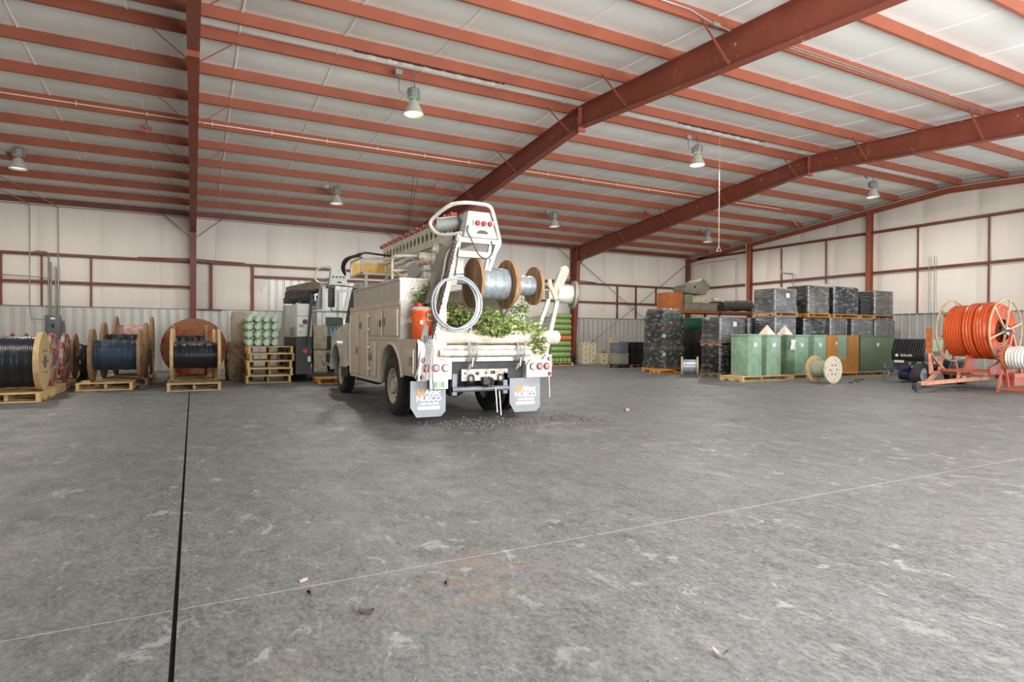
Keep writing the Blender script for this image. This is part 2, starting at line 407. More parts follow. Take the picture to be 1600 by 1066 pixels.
# end rafter: channel following the roof, with a pale conduit clipped on it
for (ya, yb) in ((D - 0.05, YR), (YR, 9.0)):
    m = MB(); da = 0.26
    m.hexa([(XE - 0.10, ya, zt(ya) - da), (XE - 0.02, ya, zt(ya) - da), (XE - 0.02, yb, zt(yb) - da), (XE - 0.10, yb, zt(yb) - da),
            (XE - 0.10, ya, zt(ya)), (XE - 0.02, ya, zt(ya)), (XE - 0.02, yb, zt(yb)), (XE - 0.10, yb, zt(yb))])
    m.hexa([(XE - 0.18, ya, zt(ya) - da - 0.012), (XE - 0.02, ya, zt(ya) - da - 0.012), (XE - 0.02, yb, zt(yb) - da - 0.012), (XE - 0.18, yb, zt(yb) - da - 0.012),
            (XE - 0.18, ya, zt(ya) - da), (XE - 0.02, ya, zt(ya) - da), (XE - 0.02, yb, zt(yb) - da), (XE - 0.18, yb, zt(yb) - da)])
    m.build('end_rafter', RED, wall_right, smooth=False)
MB().tube([(XE - 0.14, yy, zt(yy) - 0.05) for yy in (D - 0.3, 24, 20, 17, 14.4, YR, 12.2, 10.5, 9.0)], 0.016, 8).build('end_rafter_conduit', CONDUIT, wall_right)
# bent conduit drops on the end wall
def drop(pts, r=0.016, parent=None, mat=None, name='conduit'): return MB().tube(pts, r, 8).build(name, mat or BAR, parent or wall_right)
drop([(XE - 0.12, 26.9, 5.75), (XE - 0.12, 23.9, 5.75), (XE - 0.12, 23.85, 5.70), (XE - 0.12, 23.85, 3.2)], 0.012)
drop([(XE - 0.14, 23.15, zt(23.1) - 0.1), (XE - 0.14, 23.15, 3.3)], 0.024, mat=VTAB)
drop([(XE - 0.12, 20.95, 4.9), (XE - 0.12, 20.95, 4.75), (XE - 0.12, 20.9, 4.70), (XE - 0.12, 20.3, 4.62), (XE - 0.12, 20.25, 4.5), (XE - 0.12, 20.25, 3.0)], 0.02)
for yy in (13.75, 13.95): drop([(XE - 0.12, yy, 4.75), (XE - 0.12, yy, 2.2)], 0.014)

# left wall and front wall (behind the camera) with their open doorways
wall_left = struct(MB().prism([(YF, 0), (D + 0.3, 0), (D + 0.3, 6.75), (YR, 7.95), (YF, 6.9)], 'X', XW - 0.3, XW).build('wall_left', VINYL_W, smooth=False))
wall_front = struct(MB().box(XW, XE + 0.3, YF - 0.2, YF, 5.1, 7.0).build('wall_front', VINYL_W, smooth=False))
for a, b in ((XW, 0.9), (8.1, 9.9), (17.1, 19.0), (26.0, XE + 0.3)):
    MB().box(a, b, YF - 0.2, YF, 0, 5.1).build('wall_section', VINYL_W, wall_front, smooth=False)

# ------------------------------------------------------------------ roof
PT = 0.235
ceiling = struct(MB().prism([(YF - 0.2, zt(YF) + PT + 0.25), (YR, ZR + PT + 0.25), (D + 0.3, zt(D) + PT + 0.25), (D + 0.3, zt(D) + PT + 0.30), (YR, ZR + PT + 0.30), (YF - 0.2, zt(YF) + PT + 0.30)], 'X', XW - 0.3, XE + 0.3).build('ceiling', GALV, smooth=False))
D0, SP = 0.445, 1.5244
PYF = [YR + D0 + SP * i for i in range(9)]
PYN = [YR - D0 - SP * i for i in range(10)]
PURL = {}
def purlin_mesh(L):
    m = MB(); t = 0.010; fl = 0.065
    m.box(0, L, 0, t, 0, PT); m.box(0, L, t, fl, 0, t); m.box(0, L, fl - t, fl, t, 0.022); m.box(0, L, t, fl, PT - t, PT)
    for i in range(1, 4):                     # bolt heads and lap holes along the web
        for dz in (0.05, 0.19): m.box(L * i / 4 - 0.008, L * i / 4 + 0.008, -0.004, 0, dz - 0.008, dz + 0.008)
    return m.mesh('purlin', RED, smooth=False)
bays = [XW] + FR + [XE - 0.03]
for a, b in zip(bays[:-1], bays[1:]):
    me = purlin_mesh(b - a)
    for yy in PYF + PYN: link('purlin', me, ceiling, (a, yy, zt(yy)))
# insulation blankets draped over the purlins
def blanket(w, ylist):
    m = MB(); rows = []
    us = [0, 0.03, 0.12, 0.35, 0.65, 0.88, 0.97, 1.0]
    for a, b in zip(ylist[:-1], ylist[1:]):
        for q in range(6):
            t = q / 6; yy = a + (b - a) * t; s = math.sin(math.pi * t)
            rows.append([(w * u, yy, zt(yy) + PT + 0.004 - 0.055 * s * (0.7 + 0.3 * (1 - abs(2 * u - 1) ** 3))) for u in us])
    yy = ylist[-1]; rows.append([(w * u, yy, zt(yy) + PT + 0.004) for u in us])
    m.grid(rows)
    return m
yf = [YR + D0 - 0.30] + PYF + [D + 0.05]
yn = [YR + D0 - 0.30, YR - D0] + PYN[1:] + [YF]
def seam_tape(ylist):
    m = MB(); rows = []
    for a, b in zip(ylist[:-1], ylist[1:]):
        for q in range(6):
            t = q / 6; yy = a + (b - a) * t; z = zt(yy) + PT - 0.004 - 0.055 * math.sin(math.pi * t) * 0.72
            rows.append([(-0.030, yy, z + 0.006), (-0.012, yy, z - 0.012), (0.012, yy, z - 0.012), (0.030, yy, z + 0.006)])
    m.grid(rows); return m.mesh('seam_tape', VTAB, fix=False)
TF, TN = seam_tape(yf), seam_tape(yn)
BF = blanket(SEAMP, yf).mesh('roof_blanket', VINYL); BN = blanket(SEAMP, yn).mesh('roof_blanket', VINYL)
k = -5
while SEAM0 + k * SEAMP < XE:
    x = SEAM0 + k * SEAMP
    link('roof_blanket', BF, ceiling, (x, 0, 0)); link('roof_blanket', BN, ceiling, (x, 0, 0)); link('seam_tape', TF, ceiling, (x, 0, 0)); link('seam_tape', TN, ceiling, (x, 0, 0)); k += 1
# torn facing hanging along the ridge, two lengths
TORN = P('torn_white_facing', (240, 238, 232), 0.6, 0, 0.1, 12)
DARKGAP = P('dark_ridge_gap', (70, 66, 60), 0.9, 0, 0.3, 5)
for (x0, x1) in ((3.2, 6.7), (12.6, 16.0)):
    m = MB(); rows = [[], [], []]
    n = 40
    for i in range(n + 1):
        x = x0 + (x1 - x0) * i / n
        dz = 0.02 * math.sin(i * 1.3) + 0.016 * math.sin(i * 2.9 + 1)
        rows[0].append((x, PYF[0] - 0.16, ZR + PT - 0.02)); rows[1].append((x, PYF[0] - 0.22 + dz, ZR + PT - 0.07 + dz)); rows[2].append((x, PYF[0] - 0.27 + 1.5 * dz, ZR + PT - 0.02))
    m.grid(rows); m.build('torn_facing', TORN, ceiling)
    MB().box(x0 - 0.1, x1 + 0.1, PYF[0] - 0.46, PYF[0] - 0.27, ZR + PT - 0.03, ZR + PT - 0.015).build('ridge_gap', DARKGAP, ceiling, smooth=False)

# main frames: tapered rafters and columns
SPOT = P('chipped_red_oxide', (132, 68, 50), 0.5, 0, 0.12, 1.0, 0.04, 20)
def add_chips(m):
    nt = m.node_tree; N = nt.nodes; L = nt.links; b = N['Principled BSDF']
    old = b.inputs['Base Color'].links[0].from_socket
    tc = N.new('ShaderNodeTexCoord'); nz = N.new('ShaderNodeTexNoise'); nz.inputs['Scale'].default_value = 7; nz.inputs['Detail'].default_value = 6; nz.inputs['Roughness'].default_value = 0.8
    L.new(tc.outputs['Object'], nz.inputs['Vector'])
    n2 = N.new('ShaderNodeTexNoise'); n2.inputs['Scale'].default_value = 0.9; L.new(tc.outputs['Object'], n2.inputs['Vector'])
    r = N.new('ShaderNodeValToRGB'); r.color_ramp.elements[0].position = 0.60; r.color_ramp.elements[1].position = 0.64; L.new(nz.outputs['Fac'], r.inputs[0])
    r2 = N.new('ShaderNodeValToRGB'); r2.color_ramp.elements[0].position = 0.50; r2.color_ramp.elements[1].position = 0.56; L.new(n2.outputs['Fac'], r2.inputs[0])
    mu = N.new('ShaderNodeMath'); mu.operation = 'MULTIPLY'; L.new(r.outputs[0], mu.inputs[0]); L.new(r2.outputs[0], mu.inputs[1])
    mx = N.new('ShaderNodeMix'); mx.data_type = 'RGBA'; L.new(mu.outputs[0], mx.inputs[0]); L.new(old, mx.inputs[6]); mx.inputs[7].default_value = (*lin((205, 160, 140)), 1)
    L.new(mx.outputs[2], b.inputs['Base Color'])
add_chips(SPOT)
def dep(y):
    return 0.53 + (0.22 * (y - YR) / 13.6 if y > YR else 0.022 * (YR - y))
def rafter(X, ya, yb, n=1):
    m = MB(); fw = 0.11; ft = 0.014
    def seg(x0, x1, a0, a1, b0, b1):
        m.hexa([(X + x0, ya, a0), (X + x1, ya, a0), (X + x1, yb, b0), (X + x0, yb, b0), (X + x0, ya, a1), (X + x1, ya, a1), (X + x1, yb, b1), (X + x0, yb, b1)])
    za, zb = zt(ya), zt(yb); da, db = dep(ya), dep(yb)
    seg(-0.006, 0.006, za - da, za - 0.003, zb - db, zb - 0.003)
    seg(-fw, fw, za - da - ft, za - da, zb - db - ft, zb - db)
    seg(-fw, fw, za - ft - 0.003, za - 0.003, zb - ft - 0.003, zb - 0.003)
    return m.build('rafter', SPOT, ceiling, smooth=False)
for X in FR:
    rafter(X, YR, 27.0); rafter(X, YF + 0.6, YR)
    # ridge splice plates with bolts
    for s in (-1, 1):
        m = MB(); m.box(X - 0.11, X + 0.11, YR + s * 0.002, YR + s * 0.02, ZR - 0.66, ZR - 0.01)
        for dz in (0.08, 0.2, 0.4, 0.52):
            for dx in (-0.06, 0.06): m.cyl((X + dx, YR + s * 0.02, ZR - 0.63 + dz), (X + dx, YR + s * 0.035, ZR - 0.63 + dz), 0.016, 6)
        m.build('splice_plate', RED, ceiling, smooth=False)
    # tapered column at the back wall
    m = MB(); zk = zt(27.0) - dep(27.0)
    def ysl(z): return 27.32 - (27.32 - 26.86) * z / 5.6
    def slab(x0, x1, f0, f1, z0, z1):
        m.hexa([(X + x0, f0(z0), z0), (X + x1, f0(z0), z0), (X + x1, f1(z0), z0), (X + x0, f1(z0), z0), (X + x0, f0(z1), z1), (X + x1, f0(z1), z1), (X + x1, f1(z1), z1), (X + x0, f1(z1), z1)])
    slab(-0.11, 0.11, ysl, lambda z: ysl(z) + 0.014, 0, 5.5)
    slab(-0.11, 0.11, lambda z: D - 0.12, lambda z: D - 0.106, 0, 6.12)
    slab(-0.006, 0.006, lambda z: ysl(z) + 0.012, lambda z: D - 0.11, 0, 5.5)
    m.box(X - 0.14, X + 0.14, 27.2, D - 0.06, 0, 0.025)
    m.box(X - 0.10, X + 0.10, ysl(4.7) + 0.012, D - 0.12, 4.69, 4.71)
    m.build('column', SPOT if X else RED_D, wall_back, smooth=False)
    # knee: web panel with stiffener plates
    m = MB(); m.hexa([(X - 0.006, 26.87, 5.46), (X + 0.006, 26.87, 5.46), (X + 0.006, D - 0.11, 5.46), (X - 0.006, D - 0.11, 5.46), (X - 0.006, 26.87, zt(26.9) - 0.004), (X + 0.006, 26.87, zt(26.9) - 0.004), (X + 0.006, D - 0.11, zt(D - .11) - 0.004), (X - 0.006, D - 0.11, zt(D - .11) - 0.004)])
    m.box(X - 0.11, X + 0.11, 26.93, 26.955, 5.40, zt(26.9)); m.box(X - 0.11, X + 0.11, 26.87, D - 0.12, 5.46, 5.475)
    m.box(X - 0.11, X + 0.11, 26.93, D - 0.1, zt(27.5) - 0.02, zt(27.5))
    m.build('knee_panel', SPOT, wall_back, smooth=False)
    # flange braces: angle struts from the rafter's lower flange up to the purlins
    for yy in (PYF[0], PYF[2], PYF[4], PYF[6], PYN[1], PYN[3], PYN[5]):
        for s in (-1, 1):
            y2 = yy
            MB().beam((X + s * 0.10, y2 - 0.02, zt(y2) - dep(y2) + 0.015), (X + s * 0.80, y2 - 0.02, zt(y2) + 0.03), 0.045, 0.012).build('flange_brace', RED, ceiling, smooth=False)
    for s in (-1, 1):
        MB().beam((X + s * 0.11, 27.0, 5.25), (X + s * 1.15, D - 0.25, 6.22), 0.06, 0.02).build('flange_brace', RED_D, ceiling, smooth=False)
# roof rod bracing beside frame B
for dx in (0.0, 0.16):
    MB().cyl((8.6 - dx * 0, 26.6, 6.25), (6.6 + dx, 19.8, 6.78), 0.012, 6).build('brace_rod', STEEL, ceiling)
# pale conduit clipped to one purlin line, in every bay, with clips
yc = PYF[3]
MB().cyl((XW, yc - 0.03, zt(yc) + 0.11), (22.9, yc - 0.03, zt(yc) + 0.11), 0.019, 8).build('roof_conduit', CONDUIT, ceiling)
MB().tube([(22.9, yc - 0.03, zt(yc) + 0.11), (23.6, yc + 0.1, zt(yc) + 0.03), (XE - 0.15, yc + 1.6, zt(yc + 1.6) - 0.05)], 0.017, 8).build('roof_conduit', CONDUIT, ceiling)
x = XW + 0.5
CLIP = MB().box(-0.012, 0.012, -0.006, 0.004, -0.06, 0.06).mesh('conduit_clip', CONDUIT, smooth=False)
while x < 22.5: link('conduit_clip', CLIP, ceiling, (x, yc - 0.05, zt(yc) + 0.11)); x += 1.5
# second conduit on the near slope
yn3 = PYN[3]
MB().tube([(1.0, yn3 - 0.03, zt(yn3) + 0.14), (7.9, yn3 - 0.03, zt(yn3) + 0.14), (8.3, yn3 - 0.03, zt(yn3) + 0.05), (8.5, yn3 - 0.05, zt(yn3) - 0.0), (8.88, yn3 - 0.05, zt(yn3) - 0.02)], 0.018, 8).build('roof_conduit', ALU, ceiling)
MB().box(8.42, 8.60, yn3 - 0.09, yn3 - 0.02, zt(yn3) - 0.04, zt(yn3) + 0.03).build('junction_box', ALU, ceiling, smooth=False)
for x in (-5.22, -4.39):
    drop([(x, D - 0.11, 6.05), (x - 0.12, D - 0.35, 6.14), (x - 0.9, 24.8, zt(24.8) - 0.03), (x - 1.5, 23.0, zt(23.0) - 0.03)], 0.017, ceiling)
for dz in (0.05, 0.10): MB().cyl((9.15, yn3 - 0.03, zt(yn3) + dz), (17.95, yn3 - 0.03, zt(yn3) + dz), 0.013, 8).build('roof_conduit', BAR, ceiling)
# ------------------------------------------------------------------ lamps
LAMP_ON = P('lit_lamp_lens', (240, 255, 240), 0.3, 0, 0.0, emit=((150, 245, 140), 3.2))
LAMP_WARM = P('warm_lamp_lens', (255, 250, 225), 0.3, 0, 0.0, emit=((255, 244, 205), 5.0))
LAMP_DIM = P('dim_lamp_lens', (225, 225, 215), 0.3, 0, 0.0, emit=((255, 248, 230), 0.8))
LAMP_BODY = P('grey_ballast_housing', (150, 152, 148), 0.5, 0.3, 0.1)
REFL = P('brushed_reflector', (214, 211, 202), 0.4, 0.3, 0.08, 6)
def high_bay(loc, zroof, lens, label, power, col, parent=None):
    t = thing('high_bay_lamp', label, 'lamp', loc, 0, 'high bay lamps under the roof')
    MB().lathe([(0.10, 0.30), (0.115, 0.28), (0.13, 0.22), (0.19, 0.10), (0.235, 0.0), (0.225, 0.0), (0.18, 0.10), (0.12, 0.21), (0.10, 0.28)], (0, 0, 0), (0, 0, 1), 24).build('reflector', REFL, t)
    MB().lathe([(0.0, 0.035), (0.12, 0.03), (0.205, 0.045), (0.0, 0.055)], (0, 0, 0), (0, 0, 1), 24).build('lens', lens, t)
    m = MB(); m.cyl((0, 0, 0.29), (0, 0, 0.37), 0.05, 14); m.build('neck', LAMP_BODY, t)
    m = MB(); m.cyl((0, 0, 0.37), (0, 0, 0.56), 0.15, 8); m.cyl((0, 0, 0.56), (0, 0, 0.60), 0.15, 8, 0.10); m.build('ballast', LAMP_BODY, t)
    for k in range(6):
        q = k * math.pi / 3; m = MB(); m.box(0.148, 0.165, -0.008, 0.008, 0.39, 0.55); o = m.build('cooling_fin', LAMP_BODY, t, smooth=False); o.rotation_euler = (0, 0, q)
    h = zroof - loc[2]
    m = MB(); m.tube([(0, 0, 0.60), (0.02, 0, 0.66), (0, 0, h)], 0.012, 8); m.build('hanger', STEEL, t)
    m = MB(); m.tube([(-0.10, 0, 0.45), (-0.24, 0, 0.42), (-0.34, 0.02, 0.50), (-0.36, 0.02, h - 0.12)], 0.011, 8); m.build('supply_cord', STEEL, t)
    MB().box(-0.44, -0.28, -0.04, 0.06, h - 0.14, h - 0.03).build('junction_box', LAMP_BODY, t, smooth=False)
    l = bpy.data.lights.new('high_bay_bulb', 'AREA'); l.shape = 'DISK'; l.size = 0.42; l.energy = power; l.color = col
    o = bpy.data.objects.new('high_bay_bulb', l); COL.objects.link(o); o.parent = t; o.location = (0, 0, -0.012)
    return t
LW = 225
WARM = (1.0, 0.95, 0.88)
for (x, y, z, ln, lb, pw, cc) in (
    (4.5, 13.5, 6.52, LAMP_ON, 'lit high bay lamp glowing green nearest the camera', LW, (0.93, 1.0, 0.9)),
    (13.5, 13.7, 6.62, LAMP_WARM, 'lit high bay lamp glowing warm white between the two long rafters', LW, WARM),
    (22.4, 13.8, 6.66, LAMP_DIM, 'silver high bay lamp hung in front of the right end wall', LW, WARM),
    (-4.5, 22.3, 6.20, LAMP_DIM, 'silver high bay lamp at the far left edge of the roof', LW, WARM),
    (4.5, 22.0, 6.08, LAMP_DIM, 'silver high bay lamp hung above the parked white truck', LW, WARM),
    (13.5, 21.9, 6.05, LAMP_DIM, 'silver high bay lamp hung left of the red wall column', LW, WARM),
    (22.4, 22.0, 6.10, LAMP_DIM, 'silver high bay lamp hung in the far right corner', LW, WARM)):
    high_bay((x, y, z), zt(y) + PT * 0.4, ln, lb, pw, cc)
# the same lamps go on in the bays left of and behind the camera
for (x, y, z, lb) in ((-4.5, 13.5, 6.5, 'silver high bay lamp left of the frame beyond the first rafter'), (4.5, 4.6, 6.1, 'silver high bay lamp overhead near the doors'), (13.5, 4.6, 6.1, 'silver high bay lamp overhead near the second doorway')):
    high_bay((x, y, z), zt(y) + PT * 0.4, LAMP_DIM, lb, LW, WARM)
# small red emergency heads and a hanging pull cord
def em_head(loc, label):
    t = thing('alarm_head', label, 'alarm', loc, 0, 'small red alarm heads under the roof')
    MB().box(-0.05, 0.05, -0.04, 0.04, 0.05, 0.16).build('base', LAMP_BODY, t, smooth=False)
    RD = P('alarm_red', (170, 30, 36), 0.4, 0, 0.1)
    for s in (-1, 1):
        MB().cyl((s * 0.07, -0.05, 0.04), (s * 0.07, 0.05, 0.06), 0.06, 12).build('red_lens', RD, t)
    MB().cyl((0, 0, 0.15), (0, 0, 0.30), 0.012, 6).build('stem', STEEL, t)
for (x, y, lb) in ((-1.1, 18.75, 'small red alarm head left of the near rafter'), (7.7, 20.4, 'small red alarm head near the second rafter'), (17.2, 20.4, 'small red alarm head near the third rafter')):
    em_head((x, y, zt(y) - 0.12), lb)
pc = thing('pull_cord', 'thin pale pull cord with triangular handle hanging from the ridge', 'cord', (14.4, 13.68, 4.08))
MB().cyl((0, 0, 0.16), (0, 0, zt(13.7) + 0.2 - 4.08), 0.007, 6).build('cord', CONDUIT, pc)
MB().tube([(-0.07, 0.02, 0), (0, 0, 0.17), (0.07, -0.02, 0)], 0.011, 6, closed=True).build('handle', CONDUIT, pc)

# ------------------------------------------------------------------ pallets and reels
PALLETS = {}
def pallet_parts(w, d, h, mat):
    key = (w, d, h, mat.name)
    if key in PALLETS: return PALLETS[key]
    bt = 0.022; nb = 7; bw = d / nb * 0.80
    board = MB().box(-w/2, w/2, -bw/2, bw/2, 0, bt).mesh('deck_board', mat, smooth=False)
    st = MB()
    zz = h - 2 * bt; y0 = -d / 2
    # notched stringer
    st.prism([(-d/2, 0), (-d*0.34, 0), (-d*0.32, zz*0.38), (-d*0.14, zz*0.38), (-d*0.12, 0), (d*0.12, 0), (d*0.14, zz*0.38), (d*0.32, zz*0.38), (d*0.34, 0), (d/2, 0), (d/2, zz), (-d/2, zz)], 'X', -0.035, 0.035)
    stm = st.mesh('stringer', mat, smooth=False)
    L = [('deck_board', board, (0, -d/2 + bw/2 + i * (d - bw) / (nb - 1), h - bt)) for i in range(nb)]
    L += [('base_board', board, (0, s * (d - bw) / 2, 0)) for s in (-1, 0, 1)]
    mid = MB().box(-0.035, 0.035, -d/2 + 0.22, d/2 - 0.22, 0, zz).mesh('stringer', mat, smooth=False)
    L += [('stringer', stm, (s * (w/2 - 0.045), 0, bt)) for s in (-1, 1)] + [('stringer', mid, (0, 0, bt))]
    PALLETS[key] = L
    return L
def pallet(loc, label, w=1.22, d=1.22, h=0.19, mat=None, rz=0.0, group='wooden pallets on the floor'):
    t = thing('wooden_pallet', label, 'pallet', loc, rz, group)
    for n, me, lo in pallet_parts(w, d, h, mat or WOOD_G): link(n, me, t, lo)
    return t
def disc_planks(R, th, n, x0, gap=0.004):
    """round wooden reel flange cut from n planks, in the yz plane at x0..x0+th"""
    m = MB(); w = 2 * R / n
    for i in range(n):
        a = -R + i * w + gap / 2; b = -R + (i + 1) * w - gap / 2
        pts = []
        K = 5
        for k in range(K + 1):
            y = a + (b - a) * k / K; pts.append((y, math.sqrt(max(R*R - y*y, 0.0004))))
        poly = pts + [(y, -z) for y, z in reversed(pts)]
        m.prism(poly, 'X', x0 + (0.003 if i % 2 else 0), x0 + th)
    return m
def windings(R, x0, x1, n, r=None):
    p = (x1 - x0) / n; prof = [(0.0, x0), (R - p * 0.6, x0)]
    for i in range(n):
        for q in (0.12, 0.35, 0.65, 0.88):
            prof.append((R - p * 0.5 * (2 * q - 1) ** 2 - (0.006 * math.sin(i * 7.1)), x0 + (i + q) * p))
    prof += [(R - p * 0.6, x1), (0.0, x1)]
    return prof
def reel(label, cat_loc, R, w, cable_r, n, fl_mat, cable_mat, th=0.055, planks=8, rz=0.0, group='cable reels in rows at the left', hub=None, drum=None, bolts=True, sides=(0, 1)):
    t = thing('cable_reel', label, 'reel', cat_loc, rz, group)
    for s in sides:
        x0 = -w/2 if s == 0 else w/2 - th
        f = disc_planks(R, th, planks, x0); f.v = [(a, b, c + R) for a, b, c in f.v]
        fo = f.build('flange', fl_mat, t, smooth=False)
        xo = -w/2 - 0.001 if s == 0 else w/2 + 0.001
        sg = -1 if s == 0 else 1
        m = MB(); m.cyl((xo, 0, R), (xo + sg * 0.012, 0, R), R * 0.22, 20); m.build('hub_plate', hub or STEEL, fo)
        if bolts:
            m = MB()
            for k in range(6):
                q = k * math.pi / 3; m.cyl((xo, R*0.42*math.cos(q), R + R*0.42*math.sin(q)), (xo + sg*0.02, R*0.42*math.cos(q), R + R*0.42*math.sin(q)), 0.02, 6)
            m.build('tie_bolts', STEEL, fo)
    if drum: MB().cyl((-w/2 + th, 0, R), (w/2 - th, 0, R), drum[0], 28).build('drum', drum[1], t)
    if cable_r: MB().lathe(windings(cable_r, -w/2 + th + 0.005, w/2 - th - 0.005, n), (0, 0, R), (1, 0, 0), 40).build('cable', cable_mat, t)
    return t
CAB_K = P('black_cable_jacket', (34, 37, 42), 0.32, 0, 0.15, 3)
CAB_B = P('blue_black_cable_jacket', (46, 62, 80), 0.35, 0, 0.15, 3)
CAB_G = P('bare_steel_strand', (176, 186, 194), 0.32, 0.5, 0.18, 14)
FL_NEW = P('pale_reel_wood', (184, 156, 114), 0.8, 0, 0.2, 5, 0.1, 30, (6, 6, 1))
FL_RED = P('red_painted_worn_flange', (172, 160, 148), 0.75, 0, 0.1, 3.5, 0.15, 25, (1, 1, 1), col2=(150, 48, 52), lo=0.46, hi=0.54)
FL_OLD = P('old_reel_wood', (138, 108, 78), 0.85, 0, 0.35, 4, 0.12, 30, (6, 6, 1))
FL_RUST = P('red_orange_painted_disc', (168, 120, 84), 0.8, 0, 0.12, 2.2, 0.15, 20, (1, 1, 1), col2=(172, 66, 48), lo=0.49, hi=0.57)
PINK = P('faded_red_drum', (168, 118, 110), 0.7, 0, 0.2, 5, col2=(190, 160, 152))
# first row, left edge
H = 0.19
pallet((-3.42, 16.33, 0), 'pine pallet under the big black cable reel at the left edge', mat=WOOD_N)
pallet((-3.42, 17.75, 0), 'pallet under the red flanged reel behind the big black reel', mat=WOOD_N)
pallet((-3.42, 19.17, 0), 'pallet under the third reel of the leftmost row', mat=WOOD_G)
pallet((-3.42, 20.75, 0), 'pallet under the last reel of the leftmost row', mat=WOOD_G)
reel('big reel of black cable with pale wood flanges at the left edge', (-3.45, 16.33, H), 0.63, 1.22, 0.55, 34, FL_NEW, CAB_K, th=0.10)
reel('reel with worn red and grey flanges right behind the big black reel', (-3.50, 17.75, H), 0.62, 1.18, 0.46, 30, FL_RED, CAB_K, th=0.08)
reel('red flanged reel third in the leftmost row', (-3.46, 19.17, H), 0.62, 1.18, 0.44, 30, FL_RED, CAB_K, th=0.08)
reel('old brown reel last in the leftmost row', (-3.48, 20.75, H), 0.62, 1.16, 0.44, 30, FL_OLD, CAB_K)
# loose black coil between the rows
ck = thing('wire_coil', 'tangled coil of black wire standing between the two left reel rows', 'coil', (-2.62, 20.3, 0))
rnd = random.Random(3)
for k in range(5):
    m = MB(); cx, r0 = rnd.uniform(-0.10, 0.12), rnd.uniform(0.42, 0.54)
    m.tube([(cx + 0.04 * math.sin(5 * q + k), r0 * math.cos(q) * 0.8, 0.60 + (r0 + 0.02 * math.sin(3 * q + k)) * math.sin(q)) for q in [i * 2 * math.pi / 36 for i in range(36)]], 0.022 + 0.01 * (k % 3), 8, closed=True)
    m.build('loop', CAB_K, ck)
MB().box(-0.17, 0.17, -0.5, 0.5, 0, 0.06).build('base_board', WOOD_B, ck, smooth=False)
# second row
pallet((-1.97, 18.88, 0), 'pallet under the front reel of blue black cable', mat=WOOD_N)
pallet((-1.72, 20.35, 0), 'pallet under the middle reel behind the blue black reel', mat=WOOD_G)
pallet((-1.62, 22.05, 0), 'pallet under the tall rear reel of the second row', mat=WOOD_G)
reel('front reel of blue black cable on a pallet in the second row', (-1.77, 18.88, H), 0.68, 1.12, 0.40, 30, FL_OLD, CAB_B, th=0.075)
reel('taller reel of dark cable behind the blue black reel', (-1.70, 20.35, H), 0.78, 1.08, 0.46, 30, FL_OLD, CAB_K, th=0.075)
reel('tallest rear reel with faded red drum in the second row', (-1.61, 22.05, H), 0.89, 1.02, 0.0, 30, FL_OLD, CAB_K, th=0.075, drum=(0.62, PINK))
# third row
pallet((0.03, 17.80, 0), 'pale pallet under the front black cable reel on the floor joint', mat=WOOD_G)
pallet((0.03, 19.21, 0), 'pallet under the second reel over the floor joint', mat=WOOD_G)
pallet((-0.02, 20.70, 0), 'pallet under the third reel over the floor joint', mat=WOOD_G)
reel('front reel of black cable with pale flanges over the floor joint', (0.06, 17.80, H), 0.69, 1.14, 0.345, 34, FL_NEW, CAB_K, th=0.07)
reel('second reel of black cable over the floor joint', (0.02, 19.21, H), 0.69, 1.06, 0.36, 34, FL_NEW, CAB_K, th=0.07)
reel('third reel of black cable over the floor joint, below the red disc', (-0.08, 20.70, H), 0.76, 0.92, 0.46, 30, FL_OLD, CAB_K, th=0.07)
reel('large reel turned face on with red painted flange behind the black reels', (0.03, 23.2, 0.0), 0.98, 0.9, 0.6, 26, FL_RUST, CAB_K, rz=-math.pi / 2, planks=9)

# stacked empty pallets carrying bagged green rolls
for i, (dx, mt, lb) in enumerate(((0, WOOD_G, 'grey weathered pallet at the bottom of the five pallet stack'), (0.05, WOOD_N, 'second pallet from the bottom of the five pallet stack'), (0.03, WOOD_N, 'bright yellow pine pallet in the middle of the five pallet stack'), (0.10, WOOD_G, 'fourth pallet of the stack, pushed to the right'), (0.06, WOOD_N, 'topmost pallet of the five pallet stack'))):
    pallet((1.98 + dx, 19.80, i * 0.216), lb, w=1.26, h=0.216, mat=mt, group='stack of five pallets')
GREEN = P('green_plastic_bag', (142, 184, 148), 0.22, 0, 0.18, 5, 0.25, 9, coat=0.5, col2=(196, 214, 196))
GREEN2 = P('olive_green_roll', (128, 156, 92), 0.4, 0, 0.2, 5, 0.2, 10)
def roll_mesh(r, L, mat, axis='Y'):
    m = MB(); prof = [(0.0, 0), (r*0.45, 0.0), (r*0.8, 0.015), (r*0.97, 0.05), (r, 0.10), (r*0.99, L*0.5), (r, L-0.10), (r*0.97, L-0.05), (r*0.8, L-0.015), (r*0.45, L), (0, L)]
    m.lathe(prof, (0, 0, 0), (0, 1, 0) if axis == 'Y' else (1, 0, 0), 18)
    return m.mesh('green_roll', mat)
RM = roll_mesh(0.1165, 1.15, GREEN); 
lay = ('bottom', 'second', 'third', 'top'); colm = ('leftmost', 'second', 'third', 'rightmost')
for j in range(4):
    for i in range(4):
        o = link('bagged_roll', RM, None, (1.47 + i * 0.234, 19.35, 1.08 + 0.117 + j * 0.234))
        tag(o, f'green bagged roll, {colm[i]} in the {lay[j]} layer on the pallet stack', 'roll', 'green bagged rolls on the pallet stack')
NET = P('brown_netting_wrap', (120, 98, 74), 0.8, 0, 0.35, 7, 0.5, 14)
